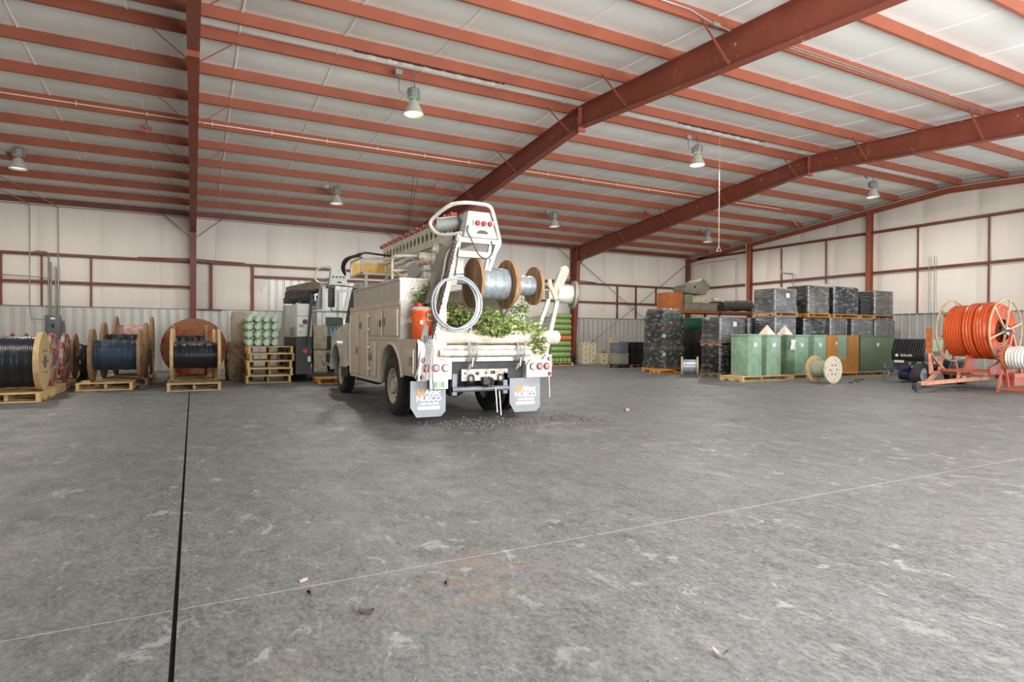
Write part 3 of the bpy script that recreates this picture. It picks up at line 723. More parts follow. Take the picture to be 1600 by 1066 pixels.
def lumpy(name, label, cat, c, size, mat, seed, amp=0.06, group=None, n=8):
    rr = random.Random(seed); m = MB(); rows = []
    sx, sy, sz = size
    for j in range(n + 1):
        t = j / n; row = []
        for i in range(20):
            q = 2 * math.pi * i / 20; e = 0.5
            cx = math.copysign(abs(math.cos(q)) ** e, math.cos(q)); cy = math.copysign(abs(math.sin(q)) ** e, math.sin(q))
            k = 1 - 0.12 * abs(2 * t - 1) ** 3 + rr.uniform(-amp, amp)
            row.append((cx * sx / 2 * k, cy * sy / 2 * k, sz * t))
        rows.append(row + [row[0]])
    m.grid(rows); m._add([p for p in rows[-1][:-1]], [tuple(range(20))]); m._add([p for p in rows[0][:-1]], [tuple(reversed(range(20)))])
    o = m.build(name, mat, None, loc=c); return tag(o, label, cat, group)
lumpy('wrapped_bundle', 'brown netting wrapped bundle behind the pallet stack', 'bundle', (1.30, 21.2, 0), (0.8, 1.1, 1.2), NET, 5, 0.08)
lumpy('wrapped_bundle', 'grey tan wrapped bundle standing on the brown netted bundle', 'bundle', (1.36, 21.25, 1.19), (0.62, 1.0, 0.95), P('tan_wrap', (170, 154, 136), 0.5, 0, 0.2, 6, 0.4, 10), 6, 0.06)

# electrical panel on the back wall
pb = thing('electrical_panel', 'grey electrical panel with conduits on the back wall', 'panel', (-4.5, D - 0.10, 1.15))
GREY_E = P('dark_grey_enamel', (92, 98, 100), 0.45, 0.2, 0.1)
MB().box(-0.25, 0.20, -0.20, -0.01, 0, 0.95).build('cabinet', GREY_E, pb, bevel=0.01)
MB().box(-0.22, 0.17, -0.215, -0.20, 0.04, 0.91).build('door', GREY_E, pb, bevel=0.004)
MB().box(-0.05, 0.03, -0.235, -0.215, 0.50, 0.64).build('breaker_handle', BLACK, pb, smooth=False)
MB().box(-0.08, 0.05, -0.219, -0.214, 0.80, 0.86).build('rating_label', VTAB, pb, smooth=False)
MB().box(0.20, 0.30, -0.14, 0.0, 0.15, 0.75).build('side_box', GREY_E, pb, smooth=False)
for x, z1 in ((-0.17, 3.12), (-0.10, 2.9), (0.04, 2.75), (0.12, 2.75)):
    m = MB(); pts = [(x, -0.08, 0.95), (x, -0.08, z1 - 0.1), (x, -0.08, z1)]
    if x == -0.17: pts = [(x, -0.08, 0.95), (x, -0.08, 3.15), (x - 0.05, -0.08, 3.25), (x - 0.35, -0.08, 3.28), (x - 0.45, -0.08, 3.22)]
    m.tube(pts, 0.026, 8); m.build('conduit', BAR, wall_back, loc=(-4.5, D - 0.05, 1.15))
for x in (-0.72, 0.11):
    m = MB(); m.tube([(x, -0.09, 2.0 if x > 0 else 1.4), (x, -0.09, 4.93)], 0.017, 8); m.build('conduit', BAR, wall_back, loc=(-4.5, D - 0.05, 1.15))
m = MB(); m.tube([(-0.72, -0.07, 1.4), (-0.70, -0.07, 0.95), (-0.62, -0.07, 0.80), (-0.25, -0.07, 0.80)], 0.014, 8); m.build('conduit', BAR, wall_back, loc=(-4.5, D - 0.05, 1.15))
m = MB(); m.tube([(-1.6, -0.07, 2.38), (-0.30, -0.07, 2.33), (-0.14, -0.07, 2.25)], 0.014, 8); m.build('conduit', BAR, wall_back, loc=(-4.5, D - 0.05, 1.15))
# ------------------------------------------------------------------ the white digger derrick truck (built in place, then hung on its Empty)
truck = thing('utility_truck', 'white utility derrick truck carrying wire reels, seen from behind', 'truck', (4.3, 12.0, 0))
def shift(m, root):
    o = root.location; m.v = [(a - o[0], b - o[1], c - o[2]) for a, b, c in m.v]; return m
def tp(m, name, mat, parent=None, **k): return shift(m, truck).build(name, mat, parent or truck, **k)
DKST = P('dark_chassis_steel', (58, 58, 60), 0.6, 0.3, 0.25, 6)
MIDST = P('worn_bumper_steel', (112, 116, 124), 0.5, 0.4, 0.2, 8)
RIM = P('dusty_white_rim', (190, 182, 168), 0.5, 0, 0.12, 4)
DPLATE = P('diamond_plate_aluminium', (188, 182, 172), 0.32, 0.7, 0.08, 3, 0.5, 55)
LENS_R = P('red_lens', (186, 44, 52), 0.25, 0, 0.1, coat=0.6)
LENS_C = P('clear_lens', (224, 226, 222), 0.2, 0, 0.05, coat=0.6)
XL, XR = 3.1, 5.5; YB = 9.05
# chassis
m = MB()
for x in (3.85, 4.75): m.box(x - 0.04, x + 0.04, 9.3, 17.2, 0.62, 0.86)
for y in (9.4, 10.0, 11.2, 12.6, 14.2, 16.5): m.box(3.85, 4.75, y - 0.05, y + 0.05, 0.66, 0.82)
tp(m, 'chassis_frame', DKST, smooth=False)
m = MB(); m.cyl((3.5, 10.5, 0.52), (5.1, 10.5, 0.52), 0.09, 12); m.sphere((4.3, 10.5, 0.52), 0.24, 14, 8); m.cyl((3.6, 15.25, 0.5), (5.0, 15.25, 0.5), 0.06, 10); m.cyl((4.3, 10.6, 0.55), (4.3, 14.6, 0.7), 0.06, 10)
tp(m, 'axles', DKST)
m = MB(); m.cyl((3.32, 12.15, 0.62), (3.32, 13.5, 0.62), 0.2, 16); tp(m, 'fuel_tank', DKST)
def wheel(cx, cy, r, w, out, name='wheel'):
    """tyre with tread grooves; rim as sub-part; out = side the dish faces"""
    prof = [(r*0.56, -w/2 + 0.03), (r*0.62, -w/2 + 0.005), (r*0.80, -w/2), (r*0.93, -w/2 + 0.015), (r*0.985, -w/2 + 0.04), (r, -w/2 + 0.06)]
    for k in range(1, 5):
        t = -w/2 + w * k / 5; prof += [(r, t - 0.012), (r - 0.014, t - 0.008), (r - 0.014, t + 0.008), (r, t + 0.012)]
    prof += [(r, w/2 - 0.06), (r*0.985, w/2 - 0.04), (r*0.93, w/2 - 0.015), (r*0.80, w/2), (r*0.62, w/2 - 0.005), (r*0.56, w/2 - 0.03)]
    m = MB(); m.lathe(prof, (cx, cy, r), (1, 0, 0), 44)
    t = tp(m, name, RUBBER)
    s = out
    m = MB(); ri = r * 0.575
    m.lathe([(ri, -w/2 * s + 0.03 * s), (ri * 1.0, w/2 * s - 0.04 * s), (ri * 1.03, w/2 * s - 0.015 * s), (ri * 0.97, w/2 * s - 0.015 * s), (ri * 0.90, w/2 * s - 0.07 * s), (ri * 0.55, w/2 * s - 0.10 * s), (ri * 0.45, w/2 * s - 0.06 * s), (ri * 0.33, w/2 * s - 0.05 * s), (ri*0.33, w/2*s), (0.0, w/2 * s)], (cx, cy, r), (1, 0, 0), 32)
    tp(m, 'rim', RIM, t)
    m = MB()
    for k in range(8):
        q = k * math.pi / 4; m.cyl((cx + s * (w/2 - 0.10), cy + ri*0.68*math.cos(q), r + ri*0.68*math.sin(q)), (cx + s * (w/2 - 0.06), cy + ri*0.68*math.cos(q), r + ri*0.68*math.sin(q)), 0.018, 6)
    tp(m, 'lug_nuts', STEEL, t)
wheel(3.25, 10.5, 0.525, 0.27, -1); wheel(3.56, 10.5, 0.525, 0.27, -1); wheel(5.35, 10.5, 0.525, 0.27, 1); wheel(5.04, 10.5, 0.525, 0.27, 1)
wheel(3.36, 15.25, 0.51, 0.28, -1); wheel(5.24, 15.25, 0.51, 0.28, 1)
# side bodies (left seen, right mirrored): lower body with arch cut, tail box, upper body
def arch(cy, cz, r, a0, a1, n=14):
    return [(cy + r * math.cos(a), cz + r * math.sin(a)) for a in [a0 + (a1 - a0) * i / n for i in range(n + 1)]]
def side_body(s):
    xa, xb = (XL, XL + 0.46) if s < 0 else (XR - 0.46, XR)
    poly = [(13.66, 0.53), (13.66, 2.0), (9.98, 2.0), (9.98, 1.36), (9.10, 1.36), (9.10, 0.76), (9.80, 0.76)]
    arc = arch(10.5, 0.56, 0.70, math.radians(172 - 180 + 180 - 155), math.radians(180), 16)
    poly += [(y, z) for y, z in arch(10.5, 0.58, 0.69, math.radians(165), math.radians(4), 16)] + [(11.22, 0.53)]
    # the arch runs from the tail side (y 9.83) to the front side (y 11.19)
    m = MB(); m.prism(poly, 'X', xa, xb)
    return tp(m, 'side_body', TAN, smooth=False)
bodyL = side_body(-1); bodyR = side_body(1)
for s, X0 in ((-1, XL), (1, XR)):
    # pressed fender lip
    m = MB(); m.tube([(X0 + s * 0.012, y, z) for y, z in arch(10.5, 0.58, 0.70, math.radians(168), math.radians(2), 18)], 0.032, 8)
    tp(m, 'fender_lip', TAN, bodyL if s < 0 else bodyR)
# doors: each a raised panel with paddle latch and hinges
HINGE = P('bright_hinge', (228, 224, 214), 0.35, 0.2, 0.06)
def door(y0, y1, z0, z1, latch, hinge, parent=bodyL, X=XL, s=-1):
    m = MB(); m.box(X + s * 0.022, X, y0, y1, z0, z1)
    d = tp(m, 'compartment_door', TAN, parent, bevel=0.008)
    ly, lz = latch
    m = MB(); m.box(X + s * 0.034, X + s * 0.02, ly - 0.045, ly + 0.045, lz - 0.07, lz + 0.07); m.box(X + s * 0.05, X + s * 0.03, ly - 0.018, ly + 0.018, lz - 0.05, lz + 0.05)
    tp(m, 'latch', MIDST, d, smooth=False)
    m = MB(); m.cyl((X + s * 0.022, hinge, z0 + 0.01), (X + s * 0.022, hinge, z1 - 0.01), 0.014, 8); tp(m, 'hinge', HINGE, d)
door(12.80, 13.55, 0.60, 1.86, (12.92, 1.1), 13.55)
door(12.02, 12.74, 0.60, 1.86, (12.60, 1.62), 12.02)
door(11.02, 11.86, 1.41, 1.87, (11.12, 1.64), 11.02)
door(10.06, 10.94, 1.41, 1.87, (10.84, 1.66), 10.06)
door(11.48, 11.86, 0.62, 1.30, (11.76, 1.0), 11.48)
door(9.20, 9.70, 0.80, 1.20, (9.32, 1.0), 9.20)
m = MB()
for y, z in ((11.95, 1.80), (11.95, 1.53), (11.95, 1.18), (11.95, 0.76)): m.sphere((3.08, y, z), 0.038, 10, 6)
tp(m, 'marker_lights', HINGE, bodyL)
m = MB(); m.box(3.10 - 0.012, 3.1, 9.99, 13.62, 1.94, 2.02); m.box(3.1 - 0.012, 3.1, 9.98, 13.66, 1.34, 1.37); tp(m, 'rub_rail', TAN, bodyL, smooth=False)
# aluminium chests on top of each side
for s, xa, xb in ((-1, 3.1, 3.56), (1, 5.04, 5.5)):
    m = MB(); m.box(xa, xb, 9.99, 13.35, 2.0, 2.36); ch = tp(m, 'tool_chest', DPLATE, smooth=False)
    m = MB(); m.box(xa - 0.015, xb + 0.015, 9.97, 13.37, 2.36, 2.40); tp(m, 'lid', DPLATE, ch, smooth=False)
    m = MB(); m.box(xa, xb, 9.955, 9.985, 1.36, 2.0); tp(m, 'end_panel', WHITE, ch, smooth=False)
# deck and centre box, cab, hood
m = MB(); m.box(3.56, 5.04, 9.2, 13.6, 1.10, 1.18); m.box(3.56, 5.04, 13.45, 13.6, 1.18, 2.3); tp(m, 'deck', WHITE_DIRTY, smooth=False)
m = MB(); m.prism([(13.85, 0.75), (13.85, 2.52), (13.95, 2.64), (14.65, 2.67), (14.82, 2.60), (15.62, 1.72), (17.25, 1.50), (17.4, 1.3), (17.4, 0.75), (15.85, 0.75), (15.83, 0.95)] + arch(15.25, 0.62, 0.58, math.radians(35), math.radians(172), 10) + [(14.65, 0.75)], 'X', 3.42, 5.18)
cab = tp(m, 'cab', WHITE, smooth=False, bevel=0.03)
for s, x in ((-1, 3.40), (1, 5.20)):
    m = MB(); m.prism([(13.98, 1.75), (13.98, 2.48), (14.60, 2.55), (14.78, 2.52), (15.52, 1.74)], 'X', min(x, x + s*0.012), max(x, x + s*0.012)); tp(m, 'side_window', BLACK, cab, smooth=False)
    # flared front fender with step
    xa, xb = (3.10, 3.46) if s < 0 else (5.14, 5.5)
    m = MB(); outer = arch(15.25, 0.62, 0.66, math.radians(-6), math.radians(190), 16); inner = arch(15.25, 0.62, 0.58, math.radians(190), math.radians(-6), 16)
    m.prism(outer + inner, 'X', xa, xb); tp(m, 'front_fender', WHITE, cab, smooth=True)
    m = MB(); m.box(xa, xb + 0.0, 14.0, 14.6, 0.48, 0.53); m.box(xa, xa + 0.03, 13.9, 14.6, 0.53, 0.68) ; tp(m, 'step', DKST, cab, smooth=False)
    m = MB(); m.prism([(14.60, 0.62), (14.60, 1.35), (14.1, 1.42), (13.85, 1.42), (13.85, 0.75)], 'X', xa + 0.04, xb); tp(m, 'fender_skirt', WHITE, cab, smooth=False)
    # mirror
    xm = x + s * 0.42
    m = MB(); m.tube([(x, 15.2, 2.0), (xm, 15.15, 2.02), (xm, 15.15, 2.64), (x, 14.7, 2.58)], 0.014, 6); arm = tp(m, 'mirror_arm', DKST, cab)
    m = MB(); m.box(xm - 0.075, xm + 0.075, 15.10, 15.17, 2.10, 2.60); tp(m, 'mirror', BLACK, arm, bevel=0.02)
# cage on the cab guard, its mesh side facing back
m = MB(); zc0, zc1 = 2.78, 3.13; xc0, xc1 = 3.28, 4.75; yc0, yc1 = 13.35, 14.35
for x in (xc0, (xc0 * 0.46 + xc1 * 0.54), xc1):
    for y in (yc0, yc1): m.box(x - 0.022, x + 0.022, y - 0.022, y + 0.022, zc0, zc1)
for z in (zc0, zc1):
    for y in (yc0, yc1): m.box(xc0 - 0.022, xc1 + 0.022, y - 0.022, y + 0.022, z - 0.022, z + 0.022)
    for x in (xc0, xc1): m.box(x - 0.022, x + 0.022, yc0, yc1, z - 0.022, z + 0.022)
for x in (xc0 + 0.1, xc1 - 0.5): m.box(x - 0.03, x + 0.03, yc0, yc0 + 0.05, 2.3, zc0)
cage = tp(m, 'cargo_cage', WHITE, smooth=False)
YMESH = P('yellowed_mesh', (196, 160, 86), 0.6, 0.2, 0.2, 10)
m = MB(); n = 22
for k in range(-6, n):
    for sg in (-1, 1):
        x0 = xc0 + (xc1 - xc0) * k / n; x1 = x0 + 0.35
        if sg < 0: a, b = (x0, zc0), (x1, zc1)
        else: a, b = (x0, zc1), (x1, zc0)
        if a[0] < xc0:
            t = (xc0 - a[0]) / (b[0] - a[0]); a = (xc0, a[1] + t * (b[1] - a[1]))
        if b[0] > xc1:
            t = (xc1 - a[0]) / (b[0] - a[0]); b = (xc1, a[1] + t * (b[1] - a[1]))
        if b[0] - a[0] > 0.01: m.beam((a[0], yc0, a[1]), (b[0], yc0, b[1]), 0.006, 0.010, up=(0, 1, 0))
tp(m, 'expanded_mesh', YMESH, cage, smooth=False)
m = MB(); m.box(xc0, xc1, yc0 + 0.05, yc1, zc0 - 0.01, zc0 + 0.01); m.box(xc0, xc1, yc1 - 0.02, yc1, zc0, zc1); tp(m, 'cage_floor', YMESH, cage, smooth=False)
# pedestal, boom with a row of holes in its side plate
m = MB(); m.cyl((4.3, 12.1, 1.18), (4.3, 12.1, 2.35), 0.32, 24); m.box(4.05, 4.55, 11.5, 12.5, 2.35, 3.05); tp(m, 'turret', WHITE_DIRTY)
m = MB(); m.box(4.05, 4.55, 9.7, 14.3, 3.09, 3.50); boom = tp(m, 'boom', P('pale_green_white_boom', (206, 204, 186), 0.45, 0, 0.1, 3), smooth=False)
hy = [9.975 + 0.243 * i for i in range(18)]
BOOMM = P('pale_green_white_boom', (206, 204, 186))
m = MB(); y0, y1, z0, z1 = 9.8535, 14.2275, 3.14, 3.50
m.grid([[(4.0, y0, 3.14), (4.0, y1, 3.14)], [(4.0, y0, 3.10), (4.0, y1, 3.10)]])
for y in hy:                                   # one square cell with a round hole each
    ring = []; cell = []
    for i in range(24):
        q = 2 * math.pi * i / 24; c_, s_ = math.cos(q), math.sin(q); k = max(abs(c_), abs(s_))
        ring.append((4.0, y + 0.080 * c_, 3.315 + 0.080 * s_)); cell.append((4.0, y + 0.1215 * c_ / k, 3.32 + 0.18 * s_ / k))
    m._add(ring + cell + [(4.03, p[1], p[2]) for p in ring], [(i, (i+1) % 24, 24 + (i+1) % 24, 24 + i) for i in range(24)] + [(i, 48 + i, 48 + (i+1) % 24, (i+1) % 24) for i in range(24)])
tp(m, 'hole_plate', BOOMM, boom, smooth=False, fix=False)
m = MB(); m.box(4.031, 4.045, 9.85, 14.25, 3.15, 3.48); tp(m, 'plate_backing', BLACK, boom, smooth=False)
RAIL = P('boom_red_rail', (160, 50, 36), 0.5, 0, 0.2, 8)
m = MB(); m.box(3.98, 4.10, 9.9, 14.45, 3.50, 3.58); m.box(4.44, 4.6, 9.9, 14.45, 3.50, 3.56); rl = tp(m, 'red_rail', RAIL, boom, smooth=False)
m = MB()
for i in range(24):
    y = 10.0 + i * 0.185
    m.box(3.965, 3.98, y - 0.02, y + 0.02, 3.50 + 0.04 * (i % 2), 3.54 + 0.04 * (i % 2))
tp(m, 'rail_studs', P('pale_stud', (214, 196, 180), 0.5), rl, smooth=False)['kind'] = 'stuff'
# boom winch motors behind the head
m = MB(); m.cyl((3.70, 9.75, 3.30), (4.0, 9.6, 3.34), 0.12, 16); m.cyl((3.68, 9.76, 3.30), (3.72, 9.74, 3.30), 0.13, 16)
tp(m, 'winch_motor', P('grey_motor', (150, 156, 152), 0.5, 0.2, 0.12), boom)
m = MB(); m.box(3.95, 4.12, 9.4, 9.75, 3.22, 3.46); tp(m, 'gearbox', P('green_grey_gearbox', (104, 118, 110), 0.5, 0.2, 0.15), boom, bevel=0.015)
# head: flat white lamp board on a cross beam, tubular guard loop round it
hb = MB(); hb.hexa([(3.86, 9.02, 3.02), (4.46, 9.02, 3.02), (4.46, 9.30, 3.02), (3.86, 9.30, 3.02), (3.95, 9.06, 3.45), (4.33, 9.06, 3.45), (4.33, 9.26, 3.45), (3.95, 9.26, 3.45)])
head = tp(hb, 'lamp_head', WHITE, bevel=0.015)
m = MB(); m.box(4.02, 4.38, 9.01, 9.05, 3.20, 3.30); tp(m, 'lamp_board', WHITE_DIRTY, head, smooth=False)
for k in range(3):
    x = 4.09 + 0.11 * k; m = MB(); m.cyl((x, 9.01, 3.25), (x, 8.985, 3.25), 0.042, 18); bz = tp(m, 'lamp_bezel', BLACK, head)
    m = MB(); m.cyl((x, 8.99, 3.25), (x, 8.975, 3.25), 0.034, 18); tp(m, 'red_lens', LENS_R, bz)
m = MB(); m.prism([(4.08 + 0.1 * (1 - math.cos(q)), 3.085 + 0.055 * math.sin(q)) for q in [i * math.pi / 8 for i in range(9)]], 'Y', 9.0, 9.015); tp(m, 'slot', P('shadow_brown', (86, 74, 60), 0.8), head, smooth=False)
m = MB(); m.tube([(3.86, 9.12, 3.08), (3.62, 9.5, 3.10), (3.50, 9.62, 3.28), (3.58, 9.55, 3.42), (3.74, 9.35, 3.56), (3.92, 9.2, 3.60), (4.2, 9.15, 3.60), (4.36, 9.15, 3.58), (4.43, 9.15, 3.48), (4.54, 9.15, 3.10), (4.56, 9.15, 2.98), (4.50, 9.15, 2.85), (4.34, 9.2, 2.55)], 0.032, 10, sm=5)
tp(m, 'guard_loop', WHITE, head)
m = MB(); m.box(3.80, 4.52, 9.1, 9.2, 2.94, 3.02); m.box(3.78, 4.46, 9.1, 9.2, 2.70, 2.80); m.beam((4.52, 9.15, 3.0), (4.35, 9.15, 2.5), 0.08, 0.06); m.beam((4.40, 9.15, 3.0), (4.30, 9.15, 2.5), 0.05, 0.05)
tp(m, 'head_crossbeam', WHITE, head, smooth=False)
m = MB(); m.tube([(3.92, 9.0, 3.2), (3.9, 8.98, 3.1), (3.96, 8.99, 3.0), (4.1, 9.0, 2.75), (4.25, 9.0, 2.68), (4.36, 9.0, 2.80), (4.34, 9.02, 2.98)], 0.012, 6, sm=4); tp(m, 'cable', BLACK, head)
# leaning mast post with chains, big side plate
m = MB(); m.beam((3.32, 9.10, 1.04), (3.84, 9.18, 3.06), 0.09, 0.09, up=(0, 1, 0)); post = tp(m, 'mast_post', WHITE, smooth=False)
m = MB(); m.hexa([(3.40, 9.55, 1.95), (3.68, 9.45, 1.95), (3.70, 9.75, 1.95), (3.42, 9.85, 1.95), (3.78, 9.55, 3.02), (3.88, 9.45, 3.02), (3.90, 9.75, 3.02), (3.80, 9.85, 3.02)])
tp(m, 'mast_side_plate', P('dull_grey_plate', (150, 144, 134), 0.5, 0.2, 0.1, 2), post, smooth=False)
rnd = random.Random(11); m = MB()
for k in range(26):
    t = 0.12 + 0.85 * k / 26; x = 3.32 + 0.52 * t - 0.07; z = 1.04 + 2.02 * t
    m.tube([(x + 0.022 * math.cos(q) + rnd.uniform(-.008, .008), 9.09 + 0.02 * math.sin(2*q), z + 0.042 * math.sin(q)) for q in [i * math.pi / 4 for i in range(8)]], 0.011, 5, closed=True)
tp(m, 'chain', P('rusty_chain', (104, 92, 80), 0.6, 0.3, 0.2), post)
for k, (cc_, dx) in enumerate((((90, 78, 66), -0.02), ((60, 58, 56), -0.05), ((150, 140, 126), -0.08), ((70, 66, 62), -0.10))):
    m = MB(); m.tube([(3.42 + dx * 0.3, 9.14 + 0.02 * k, 1.35), (3.53 + dx, 9.16, 1.9 + 0.05 * k), (3.64 + dx, 9.18, 2.4), (3.70 + dx * 0.8, 9.2, 2.75), (3.82, 9.22, 2.98)], 0.016, 6, sm=3); tp(m, 'mast_hose', P('mast_hose_%d' % k, cc_, 0.6), post)
m = MB(); m.tube([(3.80, 9.1, 2.85), (3.74, 9.05, 2.55), (3.70, 9.05, 2.4), (3.9, 9.06, 2.42)], 0.010, 6); tp(m, 'air_line', BLACK, post)
m = MB(); m.box(3.86, 4.0, 9.35, 9.40, 2.32, 2.75); tp(m, 'access_cover', P('pale_grey_cover', (196, 198, 190), 0.4), post, smooth=False)
# hand-rail and reel tackle behind the left chest
m = MB(); m.tube([(3.18, 10.7, 2.38), (3.18, 10.7, 2.78), (3.25, 10.6, 2.84), (3.65, 10.4, 2.84)], 0.025, 8, sm=4); m.tube([(3.2, 11.4, 2.4), (3.3, 10.9, 2.75)], 0.02, 8); m.tube([(3.18, 10.65, 2.58), (3.75, 10.3, 2.58)], 0.02, 8); tp(m, 'hand_rail', WHITE)
m = MB(); m.cyl((3.42, 10.25, 2.56), (3.48, 10.31, 2.56), 0.13, 20); tp(m, 'sheave', P('grey_sheave', (140, 142, 142), 0.4, 0.4, 0.1))
m = MB(); m.tube([(3.40, 10.9, 2.62), (3.6, 10.5, 2.74), (3.75, 10.1, 2.74)], 0.07, 10); m.tube([(3.3, 11.3, 2.72), (3.6, 10.9, 2.86), (3.8, 10.4, 2.84)], 0.05, 8); m.box(3.55, 3.85, 10.3, 10.7, 2.80, 2.90); m.beam((3.74, 10.1, 2.5), (3.76, 10.05, 3.05), 0.10, 0.08); tp(m, 'digger_arm', WHITE_DIRTY)
m = MB(); m.tube([(3.72, 10.0, 2.9), (3.80, 9.9, 2.75), (3.82, 9.9, 2.5)], 0.02, 8); m.tube([(3.5, 10.2, 2.78), (3.62, 10.15, 2.72), (3.7, 10.1, 2.62)], 0.014, 8); tp(m, 'hydraulic_hose', P('tan_hose', (186, 150, 112), 0.5))
# hose bundle drooping ahead of the cage
m = MB()
for k in range(4): m.tube([(3.25 + 0.02 * k, 13.4, 3.16 + 0.02 * k), (3.05 - 0.03 * k, 13.5, 3.10), (2.96 - 0.02*k, 13.6, 2.95 - 0.02 * k), (3.0, 13.7, 2.75)], 0.018, 6, sm=4)
m.tube([(3.2, 13.4, 3.2), (3.4, 13.5, 3.26), (4.2, 13.7, 3.24), (4.6, 13.9, 3.2)], 0.025, 8)
tp(m, 'black_hoses', BLACK)
# reel arms at the back
m = MB(); m.beam((5.47, 9.15, 1.10), (5.72, 9.15, 2.12), 0.07, 0.05, up=(0, 1, 0)); m.beam((5.28, 9.15, 1.45), (5.55, 9.15, 2.12), 0.06, 0.05, up=(0, 1, 0)); m.box(5.26, 5.44, 9.12, 9.18, 1.42, 1.52); m.box(5.50, 5.80, 9.08, 9.22, 2.08, 2.22)
arm = tp(m, 'reel_arm', WHITE, smooth=False)
m = MB(); a = [(5.585, 2.20), (5.60, 2.14), (5.67, 2.16)]
pts = []
c1, c2 = Vector((5.66, 2.25)), Vector((5.81, 2.58)); d = (c2 - c1).normalized(); nrm = Vector((-d.y, d.x))
for c, a0 in ((c2, 0), (c1, math.pi)):
    for i in range(9):
        q = a0 + math.pi * i / 8; v = c + (nrm * math.cos(q) + d * math.sin(q)) * 0.085; pts.append((v.x, v.y))
m.prism(pts, 'Y', 9.06, 9.13); tp(m, 'arm_link', P('grey_white_link', (150, 146, 136), 0.45, 0.1, 0.1), arm, smooth=False)
m = MB(); m.cyl((5.72, 9.18, 2.18), (5.98, 9.10, 2.16), 0.15, 24, 0.17); m.cyl((5.64, 9.2, 2.19), (5.72, 9.18, 2.18), 0.10, 20); cap = tp(m, 'capstan', WHITE, arm)
m = MB(); m.cyl((5.98, 9.10, 2.16), (6.03, 9.085, 2.155), 0.25, 30); tp(m, 'capstan_flange', P('olive_grey_flange', (128, 128, 108), 0.6, 0.2, 0.15), cap)
m = MB(); m.cyl((3.80, 9.30, 2.30), (5.72, 9.30, 2.30), 0.035, 12); tp(m, 'reel_shaft', STEEL, arm)
m = MB(); m.beam((3.62, 9.30, 2.30), (3.62, 9.30, 1.2), 0.08, 0.06); m.box(3.56, 3.84, 9.26, 9.34, 2.24, 2.36); tp(m, 'reel_arm', WHITE, smooth=False)
m = MB(); m.tube([(5.52, 9.1, 2.40), (5.50, 9.08, 2.32), (5.58, 9.06, 2.16), (5.62, 9.06, 2.06)], [0.035, 0.045, 0.035, 0.03], 8); tp(m, 'tensioner', P('cream_casting', (206, 184, 150), 0.5), arm)
# outrigger: the big white pole and the tubes below it
m = MB(); m.cyl((3.40, 9.16, 1.40), (5.70, 9.16, 1.40), 0.118, 28); pole = tp(m, 'outrigger_tube', P('weathered_cream_tube', (190, 172, 150), 0.45, 0, 0.12, 4, col2=(226, 218, 204)))
m = MB(); m.cyl((5.70, 9.16, 1.40), (5.72, 9.16, 1.40), 0.105, 28); tp(m, 'tube_cap', WHITE, pole)
m = MB(); m.cyl((3.45, 9.10, 1.225), (5.15, 9.10, 1.225), 0.042, 14); m.cyl((3.45, 9.05, 1.135), (5.10, 9.05, 1.135), 0.055, 16); m.box(3.5, 5.05, 9.08, 9.16, 1.0, 1.07); m.box(3.45, 3.60, 9.1, 9.2, 1.05, 1.3)
tp(m, 'cross_tubes', P('scuffed_white_tube', (176, 170, 160), 0.45, 0, 0.12, 9, col2=(218, 215, 208)))
for xx in (4.02, 4.90):
    m = MB()
    for k in range(7):
        x = xx + (k - 3) * 0.026
        m.tube([(x + 0.02 * math.sin(q + k), 9.08 + 0.10 * math.cos(q), 1.15 + 0.15 * math.sin(q)) for q in [i * math.pi / 8 for i in range(16)]], 0.008, 6, closed=True)
    m.tube([(xx, 9.0, 1.05), (xx - 0.03, 8.98, 0.92), (xx - 0.10, 8.98, 0.86), (xx - 0.06, 8.98, 0.96)], 0.018, 6)
    tp(m, 'lashing_wire', P('lashing_wire_grey', (168, 166, 160), 0.4, 0.4, 0.2, 12))
# tail lamp panels, flaps, plate
def lamp(x, z, r, lens, parent):
    m = MB(); m.cyl((x, YB - 0.012, z), (x, YB - 0.03, z), r, 20); b = tp(m, 'lamp_bezel', BLACK, parent)
    m = MB(); m.cyl((x, YB - 0.02, z), (x, YB - 0.042, z), r * 0.78, 20); tp(m, 'lens', lens, b)
m = MB(); m.prism([(3.10, 0.72), (3.66, 0.72), (3.66, 1.02), (3.34, 1.02), (3.30, 1.20), (3.16, 1.30), (3.10, 1.30)], 'Y', YB - 0.012, YB + 0.05); pl = tp(m, 'tail_lamp_panel', WHITE, smooth=False)
for x, z, r, ln in ((3.235, 0.905, 0.062, LENS_R), (3.395, 0.905, 0.062, LENS_R), (3.555, 0.905, 0.062, LENS_C), (3.185, 1.03, 0.035, LENS_R), (3.165, 0.765, 0.035, LENS_R)): lamp(x, z, r, ln, pl)
m = MB(); m.prism([(5.03, 0.72), (5.53, 0.72), (5.53, 1.10), (5.42, 1.10), (5.36, 1.02), (5.12, 1.02), (5.03, 0.92)], 'Y', YB - 0.012, YB + 0.05); pr = tp(m, 'tail_lamp_panel', WHITE, smooth=False)
for x, z, r, ln in ((5.155, 0.90, 0.062, LENS_C), (5.29, 0.90, 0.062, LENS_R), (5.43, 0.90, 0.062, LENS_R), (5.48, 1.03, 0.035, LENS_R), (5.49, 0.77, 0.035, LENS_R)): lamp(x, z, r, ln, pr)
m = MB(); m.box(3.10, 3.56, YB + 0.02, 9.12, 0.70, 1.36); m.box(5.06, 5.5, YB + 0.06, 9.12, 0.70, 1.36); tp(m, 'tail_bulkhead', WHITE_DIRTY, smooth=False)
FLAP = P('grey_mud_flap', (136, 140, 146), 0.6, 0, 0.08, 3)
